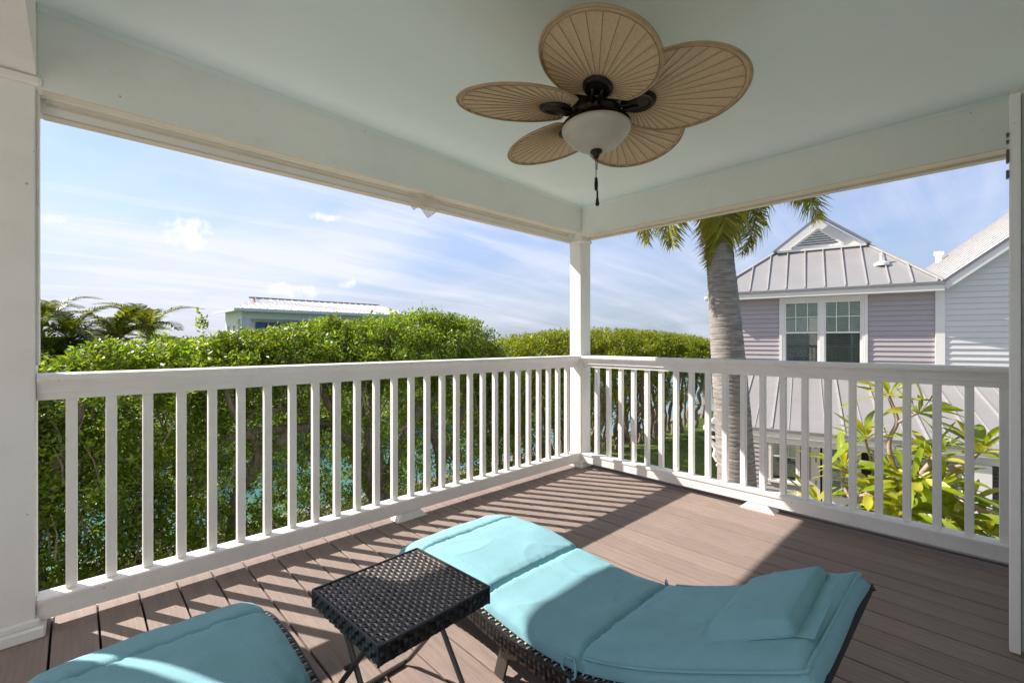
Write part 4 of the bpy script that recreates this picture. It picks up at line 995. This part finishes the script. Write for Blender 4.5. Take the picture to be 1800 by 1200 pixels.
# ------------------------------------------------------------------ the neighbouring house
def siding(root, X, y0, y1, z0, z1, m, exp=.105, proud=.022, clip=None):
    """lapped boards on a wall facing -x, one object per course; clip(z) gives the y-range"""
    z = z0
    while z < z1-.01:
        zt = min(z1, z+exp); a, b = clip(z, zt) if clip else (y0, y1)
        if b-a > .05:
            if clip:
                a2, b2 = clip(zt, zt); P = [(X-proud, a, z+.007), (X-proud, b, z+.007), (X-.002, min(b, b2), zt), (X-.002, max(a, a2), zt)]
            else: P = [(X-proud, a, z+.007), (X-proud, b, z+.007), (X-.002, b, zt), (X-.002, a, zt)]
            Q = [(X, p[1], p[2]) for p in P]
            MB().add(P+Q, [(0, 3, 2, 1), (4, 5, 6, 7), (0, 1, 5, 4), (1, 2, 6, 5), (2, 3, 7, 6), (3, 0, 4, 7)]).build('siding_board', m, root)
        z = zt
def window(root, X, y0, y1, z0, z1, cols=3, rows=2, blind_dark=True, frame=.05, shade=.5):
    """double hung window facing -x; y0 < y1"""
    w = MB(); fx = X-.035
    w.box((fx, y0-frame, z0-frame), (X+.02, y0, z1+frame)); w.box((fx, y1, z0-frame), (X+.02, y1+frame, z1+frame)); w.box((fx, y0, z1), (X+.02, y1, z1+frame)); w.box((fx-.02, y0-frame-.02, z0-frame-.001), (X+.02, y1+frame+.02, z0))
    fr = w.build('window', M_TRIM, root)
    zm = z0+(z1-z0)*shade; s = MB(); e = .035
    for a, b, dx in ((zm-.015, z1, 0), (z0, zm+.015, .018)):
        xx = X-.02+dx
        s.box((xx, y0, a), (xx+.016, y0+e, b)); s.box((xx, y1-e, a), (xx+.016, y1, b)); s.box((xx, y0+e, b-e), (xx+.016, y1-e, b)); s.box((xx, y0+e, a), (xx+.016, y1-e, a+e))
    s.build('sash', M_TRIM, fr)
    mu = MB()
    for i in range(1, cols):
        y = y0+(y1-y0)*i/cols; mu.box((X-.021, y-.009, zm+.021), (X-.006, y+.009, z1-e-.001))
    for j in range(1, rows):
        z = zm+(z1-zm)*j/rows; mu.box((X-.0215, y0+e+.001, z-.009), (X-.0055, y1-e-.001, z+.009))
    mu.build('muntin', M_TRIM, fr)
    g = MB(); g.box((X-.013, y0+e, zm+.02), (X-.010, y1-e, z1-e)); g.build('pane', M_GLASS, fr)
    g = MB(); g.box((X+.006, y0+e, z0+e), (X+.009, y1-e, zm-.02)); g.build('pane', M_GLASS, fr)
    b = MB(); z = z0+.01
    while z < zm-.01:
        b.add([(X+.045, y0+.01, z), (X+.045, y1-.01, z), (X+.052, y1-.01, z+.036), (X+.052, y0+.01, z+.036), (X+.047, y0+.01, z-.002), (X+.047, y1-.01, z-.002), (X+.054, y1-.01, z+.034), (X+.054, y0+.01, z+.034)], [(0, 1, 2, 3), (7, 6, 5, 4), (0, 4, 5, 1), (2, 6, 7, 3)]); z += .046
    b.build('blind', M_DKBLIND, fr, kind='stuff')
    b = MB(); z = zm
    while z < z1-.01:
        b.add([(X+.012, y0+.01, z), (X+.012, y1-.01, z), (X+.018, y1-.01, z+.040), (X+.018, y0+.01, z+.040), (X+.014, y0+.01, z), (X+.014, y1-.01, z), (X+.020, y1-.01, z+.040), (X+.020, y0+.01, z+.040)], [(0, 1, 2, 3), (7, 6, 5, 4), (0, 4, 5, 1), (2, 6, 7, 3)]); z += .046
    b.build('upper_blind', M_BLIND, fr, kind='stuff')
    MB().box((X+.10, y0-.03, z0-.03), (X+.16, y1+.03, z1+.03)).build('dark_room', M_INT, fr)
def seam(root, p, q, h=.035, w=.018):
    MB().bar(Vector(p)+Vector((0, 0, h/2)), Vector(q)+Vector((0, 0, h/2)), w, h).build('roof_seam', M_SEAM, root)
def build_house():
    global FRAME
    FRAME = Matrix.Rotation(rad(13.5), 4, 'Z')
    X = 12.3; h = empty('house', FRAME @ Vector((14.2, -.4, GZ)), 'lavender two storey house with a silver metal roof and a louvred gable vent', 'house', rz=rad(13.5))
    yl, yr = 1.62, -2.22
    # walls as boxes with openings left for the windows
    w = MB(); zb, zt = GZ, 2.24
    w.box((X, .43, .3), (X+.12, yl, zt)); w.box((X, yr-.13, .3), (X+.12, -1.09, zt)); w.box((X, -1.09, 2.145), (X+.12, .43, zt)); w.box((X, -1.09, .3), (X+.12, .43, .655)); w.box((X, -.375, .655), (X+.12, -.285, 2.145))
    w.box((X+.121, yl-.12, zb), (X+4.2, yl, zt)); w.box((X+4.2, yr-.13, zb), (X+4.3, yl, zt)); w.box((X+.121, yr-.13, zb), (X+4.2, yr-.03, zt))
    w.box((X, .70, zb), (X+.12, yl, .299)); w.box((X, .07, zb), (X+.12, .70, -2.09)); w.box((X, .07, -.90), (X+.12, .70, .299)); w.box((X, -6.0, -.85), (X+.12, .07, .299)); w.box((X, -.13, zb), (X+.12, .07, -.85)); w.box((X, -6.0, zb), (X+.12, -1.25, -.85))
    w.build('wall', M_LAV, h)
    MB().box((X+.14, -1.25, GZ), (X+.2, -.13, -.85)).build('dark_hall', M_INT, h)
    siding(h, X, .487, yl-.01, .58, 2.20, M_LAV); siding(h, X, -2.21, -1.141, .58, 2.20, M_LAV)
    siding(h, X, .745, yl-.01, GZ, -.62, M_LAV); siding(h, X, .07, .745, GZ, -2.11, M_LAV); siding(h, X, -1.55, -1.22, GZ, -.62, M_LAV); siding(h, X, -3.4, -2.12, GZ, -.62, M_LAV)
    for a, b in ((-1.045, -.375), (-.285, .385)): window(h, X, a, b, .70, 2.10, frame=.045)
    tr = MB(); tr.box((X-.045, -1.141, .60), (X-.001, -1.091, 2.20)); tr.box((X-.045, .431, .60), (X-.001, .487, 2.20)); tr.box((X-.045, -1.0905, 2.146), (X-.001, .4305, 2.20))
    tr.build('window_casing', M_TRIM, h)
    MB().box((X-.05, -2.355, -.62), (X+.12, -2.212, 2.235)).build('corner_board', M_TRIM, h)
    MB().box((X-.03, -2.21, 2.203), (X-.002, yl, 2.27)).build('frieze_board', M_TRIM, h)
    MB().box((X-.05, yl-.005, GZ), (X+.12, yl+.06, 2.235)).build('corner_board', M_TRIM, h)
    # upper hip roof with a gablet
    E = 12.02; ze = 2.375; ya, yb = 1.95, -2.30; xr = 13.5; zr = 3.47; yga, ygb = .60, -1.24; ap = Vector((xr, -.31, 4.21))
    rf = MB()
    rf.add([(E, ya, ze), (E, yb, ze), (xr, ygb, zr), (xr, yga, zr)], [(0, 1, 2, 3)])
    rf.add([(E, ya, ze), (xr, yga, zr), ap, (17.5, ap.y, ap.z), (17.5, ya, ze)], [(0, 1, 2, 3, 4)])
    rf.add([(E, yb, ze), (xr, ygb, zr), ap, (17.5, ap.y, ap.z), (17.5, yb, ze)], [(4, 3, 2, 1, 0)])
    roof = rf.build('roof', M_ROOF, h)
    for i in range(12):
        y = ya-.14-i*.365; f = 1.0
        if y > yga: f = (ya-y)/(ya-yga)
        elif y < ygb: f = (y-yb)/(ygb-yb)
        if f > .05: seam(roof, (E+.01, y, ze+.002), (E+(xr-E)*f-.02, y, ze+(zr-ze)*f), .035, .02)
    for a, b in (((E, ya, ze), (xr, yga, zr)), ((E, yb, ze), (xr, ygb, zr))):
        MB().bar(Vector(a)+Vector((0, 0, .025)), Vector(b)+Vector((0, 0, .025)), .07, .03).build('hip_cap', M_SEAM, roof)
    tip = ap+Vector((-.13, 0, .045))
    for a in ((xr-.13, yga+.06, zr+.0), (xr-.13, ygb-.06, zr)): MB().bar(Vector(a), tip, .13, .045).build('rake_edge', M_DRIP, roof)
    MB().bar(tip, (17.5, ap.y, ap.z+.03), .1, .04).build('ridge_cap', M_DRIP, roof)
    g = MB(); g.add([(xr, yga, zr), (xr, ygb, zr), ap, (xr+.1, yga, zr), (xr+.1, ygb, zr), ap+Vector((.1, 0, 0))], [(0, 1, 2), (5, 4, 3), (0, 3, 4, 1), (1, 4, 5, 2), (2, 5, 3, 0)]); gv = g.build('gable_wall', M_TRIM, h)
    MB().box((xr-.12, ygb+.02, zr-.03), (xr-.004, yga-.02, zr+.02)).build('gable_sill', M_TRIM, gv)
    v0, v1, va = Vector((xr-.03, .27, zr+.06)), Vector((xr-.03, -.80, zr+.06)), Vector((xr-.03, -.285, zr+.49))
    vt = MB()
    for a, b in ((v0, v1), (v1, va), (va, v0)): vt.bar(a, b, .045, .05, up=(1, 0, 0))
    vf = vt.build('gable_vent', M_TRIM, h)
    for i in range(7):
        z = v0.z+.028+i*.056; f = (z-v0.z)/(va.z-v0.z)
        a = v0.y+(va.y-v0.y)*f-.03; b = v1.y+(va.y-v1.y)*f+.03
        if a-b > .03: MB().add([(xr-.045, a, z), (xr-.045, b, z), (xr-.012, b, z+.036), (xr-.012, a, z+.036), (xr-.041, a, z-.006), (xr-.041, b, z-.006), (xr-.008, b, z+.030), (xr-.008, a, z+.030)], [(0, 1, 2, 3), (7, 6, 5, 4), (0, 4, 5, 1), (2, 6, 7, 3), (0, 3, 7, 4), (1, 5, 6, 2)]).build('vent_slat', M_TRIM, vf)
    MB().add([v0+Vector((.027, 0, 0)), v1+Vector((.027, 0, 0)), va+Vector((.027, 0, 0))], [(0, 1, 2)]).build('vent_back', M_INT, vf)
    t = MB(); t.box((E-.03, yb, 2.20), (E, ya, 2.315)); t.box((E, ya-.03, 2.20), (17.5, ya, 2.315)); t.box((E, yb, 2.225), (X-.035, ya-.03, 2.25)); t.build('fascia', M_TRIM, h)
    MB().box((E-.06, yb-.01, 2.317), (E+.01, ya+.03, 2.365)).build('drip_edge', M_DRIP, roof)
    MB().box((E-.05, ya+.032, 2.21), (17, ya+.12, 2.30), .02).build('gutter', M_TRIM, h)
    vc = at(1550, 458, X=12.7, turn=13.5); zz = ze+(zr-ze)*(12.7-E)/(xr-E)
    MB().lathe([(0, -.03), (.14, -.03), (.13, .03), (.05, .07), (.032, .08), (.03, .25), (.0, .25)], (12.7, vc.y, zz), 20).build('vent_pipe', M_TRIM, roof, smooth=True)
    # porch roof below
    E2, ze2, z2 = 9.0, -.30, .60; ya2, yb2 = 1.44, -6.0
    rf = MB(); rf.add([(E2, ya2, ze2), (E2, yb2, ze2), (X, yb2, z2), (X, 1.0, z2)], [(0, 1, 2, 3)]); rf.add([(E2, ya2, ze2), (X, 1.0, z2), (X, ya2+.3, ze2)], [(0, 1, 2)])
    pr = rf.build('porch_roof', M_ROOF, h)
    for i in range(18):
        y = ya2-.20-i*.255; f = 1.0
        if y > 1.0: f = (ya2-y)/.44
        seam(pr, (E2+.02, y, ze2+.004), (E2+(X-E2)*f-.02, y, ze2+(z2-ze2)*f), .022 if i % 2 else .012, .03 if i % 2 else .012)
    t = MB(); t.box((E2-.025, yb2, -.43), (E2+.02, ya2, -.345)); t.box((E2+.02, ya2-.04, -.43), (X-.06, ya2, -.345)); t.box((E2+.1, yb2, -.56), (E2+.22, ya2-.1, -.44)); t.build('fascia', M_TRIM, h)
    MB().box((E2-.05, yb2, -.343), (E2+.01, ya2+.02, -.297)).build('drip_edge', M_DRIP, pr)
    MB().box((E2-.04, ya2+.022, -.43), (X-.1, ya2+.13, -.34), .015).build('gutter', M_TRIM, h)
    MB().box((E2+.22, yb2, -.52), (X-.035, ya2-.1, -.49)).build('porch_ceiling', M_TRIM, h)
    MB().box((E2, yb2, GZ-.1), (X, ya2, GZ+.12)).build('porch_floor', M_WALLST, h)
    def column(y, bracket):
        c = MB(); x = E2+.16
        c.box((x-.05, y-.05, GZ+.12), (x+.05, y+.05, -.56)); c.box((x-.07, y-.07, -1.10), (x+.07, y+.07, -1.06), .008); c.box((x-.065, y-.065, GZ+.12), (x+.065, y+.065, GZ+.3)); col = c.build('porch_column', M_TRIM, h)
        if bracket:
            for d in (1, -1):
                b = MB(); pts = [Vector((x, y+d*.055, -1.02)), Vector((x, y+d*.10, -.92)), Vector((x, y+d*.08, -.80)), Vector((x, y+d*.13, -.70)), Vector((x, y+d*.20, -.64)), Vector((x, y+d*.22, -.58))]
                b.tube(pts, [.035, .05, .04, .05, .045, .03], 8); b.box((x-.03, y+min(d*.06, d*.24), -.60), (x+.03, y+max(d*.06, d*.24), -.562)); b.build('bracket', M_TRIM, col, smooth=True)
    column(1.30, True); column(-1.35, False)
    MB().box((E2+.05, -2.23, GZ+.12), (E2+.30, -1.93, -.56)).build('porch_column', M_TRIM, h)
    # ground floor openings
    window(h, X, .13, .65, -2.03, -.95, cols=3, rows=2, shade=.52)
    dr = MB(); dr.box((X-.03, -.45, GZ+.1), (X+.04, -.34, -.95)); dr.box((X-.03, -1.03, GZ+.1), (X+.04, -.92, -.95)); dr.box((X-.03, -.92, -1.13), (X+.04, -.45, -.95)); dr.box((X-.03, -.92, GZ+.1), (X+.04, -.45, -2.2))
    door = dr.build('glazed_door', M_TRIM, h); MB().box((X, -.92, -2.2), (X+.006, -.45, -1.13)).build('pane', M_GLASS, door)
    m = MB(); m.box((X-.012, -.695, -2.2), (X-.001, -.675, -1.13))
    for z in (-1.5, -1.85): m.box((X-.013, -.92, z-.01), (X-.002, -.45, z+.01))
    m.build('muntin', M_TRIM, door); b = MB(); z = -2.18
    while z < -1.15: b.box((X+.03, -.91, z), (X+.035, -.46, z+.02)); z += .03
    b.build('blind', M_BLIND, door, kind='stuff')
    MB().box((X-.04, -.30, GZ+.1), (X-.003, -.13, -.90)).build('door_casing', M_TRIM, h)
    for z in (-1.2, -1.5, -2.0): MB().box((X-.05, -.235, z), (X-.0405, -.21, z+.09)).build('hinge', M_DRIP, h)
    # dark louvred shutter at the right end of the porch
    x = 9.95; y0, y1 = -2.72, -2.26
    sh = MB(); sh.box((x-.05, y0-.06, GZ+.12), (x+.01, y0, -.62)); sh.box((x-.05, y1, GZ+.12), (x+.01, y1+.06, -.62)); sh.box((x-.05, y0, -.68), (x+.01, y1, -.62)); s = sh.build('louvred_shutter', M_DRIP, h)
    z = -2.8
    while z < -.70:
        MB().add([(x-.045, y0, z), (x-.045, y1, z), (x+.005, y1, z+.045), (x+.005, y0, z+.045), (x-.035, y0, z-.01), (x-.035, y1, z-.01), (x+.015, y1, z+.035), (x+.015, y0, z+.035)], [(0, 1, 2, 3), (7, 6, 5, 4), (0, 4, 5, 1), (2, 6, 7, 3)]).build('slat', M_DRIP, s); z += .06
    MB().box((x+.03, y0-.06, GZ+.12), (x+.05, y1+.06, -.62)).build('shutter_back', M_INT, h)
    # sign with looping script
    sg = empty('sign', FRAME @ Vector((X-.03, -1.84, -1.6)), 'pale sign board with black looping script, behind the plumeria leaves', 'sign', rz=rad(13.5))
    MB().box((X-.06, -2.10, -1.60), (X-.026, -1.58, -1.07), .004).build('board', M_SIGN, sg)
    s = MB(); xk = X-.063
    def scr(pts, r=.007): s.tube([(xk, -1.62-.44*a, -1.50+.36*b) for a, b in pts], r, 5)
    scr([(.02, .70), (.08, .86), (.13, .78), (.08, .60), (.05, .48), (.12, .46), (.20, .58)]); scr([(.20, .58), (.24, .66), (.28, .56), (.24, .48), (.20, .54), (.26, .60), (.34, .66), (.36, .48), (.42, .62)])
    scr([(.42, .66), (.50, .95), (.56, .98), (.55, .84), (.48, .60), (.46, .42), (.52, .40), (.58, .50)]); scr([(.58, .50), (.62, .58), (.66, .50), (.62, .42), (.58, .48), (.66, .52), (.72, .56), (.74, .42), (.79, .54), (.80, .62), (.79, .38), (.77, .24), (.80, .40), (.86, .52)]); scr([(.86, .50), (.90, .46), (.94, .50), (.99, .44)])
    s.build('lettering', M_INK, sg)
    FRAME = Matrix.Identity(4)

def build_white_house():
    global FRAME
    FRAME = Matrix.Rotation(rad(19), 4, 'Z')
    X = 12.0; ye = -3.52; sl = .81; yr = -7.2
    h = empty('house', FRAME @ Vector((14, -5.5, GZ)), 'white clapboard gable beside the lavender house, its ribbed roof rising to the door edge', 'house', rz=rad(19))
    def rake(y): return 2.40+sl*(ye-y)
    MB().add([(X, ye, GZ), (X, -9, GZ), (X, -9, rake(yr)-(yr+9)*-sl), (X, yr, rake(yr)), (X, ye, 2.40), (X+.1, ye, GZ), (X+.1, -9, GZ), (X+.1, -9, rake(yr)-(yr+9)*-sl), (X+.1, yr, rake(yr)), (X+.1, ye, 2.40)],
        [(0, 1, 2, 3, 4), (9, 8, 7, 6, 5), (0, 5, 6, 1), (1, 6, 7, 2), (2, 7, 8, 3), (3, 8, 9, 4), (4, 9, 5, 0)]).build('wall', M_WSID, h)
    siding(h, X, -6, ye, .60, 4.6, M_WSID, exp=.112, clip=lambda z, zt: (-6.5, min(ye+.003, ye-(z-2.40+.05)/sl)))
    d = Vector((0, -1, sl)).normalized(); n = Vector((0, sl, 1)).normalized()
    p, q = Vector((X-.16, ye+.09, rake(ye+.09)-.0)), Vector((X-.16, yr, rake(yr)-.0))
    rk = MB(); rk.obox(p, q-p, Vector((.03, 0, 0)), n*-.13); rk.build('rake_board', M_TRIM, h)
    dk = MB(); dk.obox(p+n*.002+Vector((-.012, 0, 0)), q-p, Vector((.05, 0, 0)), n*.05); red = dk.build('rake_edge', M_DRIP, h)
    sf = MB(); sf.obox(p+Vector((.032, 0, 0))-n*.02, q-p, Vector((.126, 0, 0)), n*.02); sf.build('soffit', M_TRIM, h)
    L = 4.6; a, b = p+n*.054, q+n*.054; back = Vector((L, 0, 0))
    r = MB().add([a, b, b+back, a+back, a-n*.03, b-n*.03, b+back-n*.03, a+back-n*.03], [(0, 1, 2, 3), (7, 6, 5, 4), (0, 4, 5, 1), (1, 5, 6, 2), (2, 6, 7, 3), (3, 7, 4, 0)]).build('roof', M_WROOF, h)
    for i in range(12):
        o = back*((i+.5)/12)+n*.012; MB().bar(a+o, b+o, .03, .028, up=n).build('roof_seam', M_SEAM, r)
    MB().add([b, b+back, b+back+Vector((0, -3, -3*sl)), b+Vector((0, -3, -3*sl))], [(0, 1, 2, 3)]).build('roof', M_WROOF, h)
    y = -4.55; x = X+3.9; z = rake(y)+.05
    MB().lathe([(0, -.1), (.07, -.1), (.07, .18), (.10, .19), (.10, .29), (.0, .30)], (x, y, z), 14).build('vent_pipe', M_TRIM, r)
    FRAME = Matrix.Identity(4)

def build_far_building():
    h = empty('building', (13.5, 36.5, GZ+.3), 'long pale building with white metal roof and blue doors beyond the trees', 'building')
    x0, x1, y0, y1 = 8.0, 20.0, 34.0, 39.0; zt = 3.35; cols = [8.0, 12.9, 17.4, 19.7]
    w = MB(); w.box((x0+.3, y0+1.5, GZ), (x1, y1-.1, zt)); w.build('wall', M_STUC, h)
    w = MB(); w.box((x0, y0+1.45, GZ), (x0+.29, y1, zt)); w.build('wall', M_STUC, h)
    b = MB(); b.box((x0-.1, y0-.05, 2.72), (x1, y0+.3, zt)); b.box((x0-.1, y0+.31, 2.72), (x0+.3, y0+1.44, zt)); b.build('beam', M_TEAL, h)
    for x in cols: MB().box((x-.1, y0-.03, GZ), (x+.42, y0+.29, 2.715)).build('column', M_TEAL, h)
    MB().box((x0-.1, y0-.1, .45), (x1, y0+1.49, .6)).build('balcony_floor', M_STUC, h)
    rl = MB(); rl.box((x0, y0, 1.55), (x1, y0+.05, 1.62)); 
    for i in range(60): rl.box((x0+.15+i*.2, y0+.01, .6), (x0+.18+i*.2, y0+.04, 1.549))
    rl.build('balcony_rail', M_TEAL, h)
    for xa in (9.1, 10.9, 13.8, 15.5):
        d = MB().box((xa, y0+1.44, .6), (xa+1.6, y0+1.495, 2.55)).build('sliding_door', M_BLUE, h); MB().box((xa+.78, y0+1.40, .6), (xa+.84, y0+1.438, 2.55)).build('mullion', M_TRIM, d)
    for ya in (36.0, 37.6): 
        f = MB().box((x0-.03, ya, 1.3), (x0-.002, ya+.7, 2.4)).build('window', M_TRIM, h); MB().box((x0-.04, ya+.08, 1.38), (x0-.031, ya+.62, 2.32)).build('pane', M_DRIP, f)
    e = .6; ex0, ex1, ey0, ey1 = x0-e, x1+e, y0-e, y1+e; zr = 4.32; yr = 36.5
    r = MB(); g0, g1 = 9.25, 19.0
    r.add([(ex0, ey0, zt), (ex1, ey0, zt), (ex1, ey1, zt), (ex0, ey1, zt), (g0, yr, zr), (g1, yr, zr), (g0, 35.9, zr-.35), (g0, 37.1, zr-.35)], [(0, 1, 5, 4, 6), (2, 3, 7, 4, 5), (1, 2, 5), (3, 0, 6, 7), (0, 3, 2, 1)])
    rf = r.build('roof', M_WROOF, h)
    MB().add([(g0-.02, 35.9, zr-.35), (g0-.02, 37.1, zr-.35), (g0-.02, yr, zr)], [(0, 1, 2)]).build('gable_vent', M_TERRA, rf)
    MB().tube([(g0-.3, yr, zr+.02), (g1, yr, zr+.02)], .07, 6).build('ridge_cap', M_DRIP, rf)
    for i in range(26):
        x = ex0+.4+i*.5; f = min(1, (x-ex0)/(g0-ex0), (ex1-x)/(ex1-g1))
        MB().bar((x, ey0, zt+.03), (x, ey0+(yr-ey0)*f, zt+(zr-zt)*f+.03), .05, .06).build('roof_seam', M_SEAM, rf)
    f = MB(); f.box((ex0-.04, ey0-.06, zt-.17), (ex1, ey0-.005, zt+.02)); f.box((ex0-.06, ey0, zt-.17), (ex0-.005, ey1, zt+.02)); f.build('fascia', M_TEAL, h)

build_ground(); build_left_trees(); build_right_trees(); build_palm(); build_far_palms(); build_plumeria(); build_house(); build_white_house(); build_far_building()
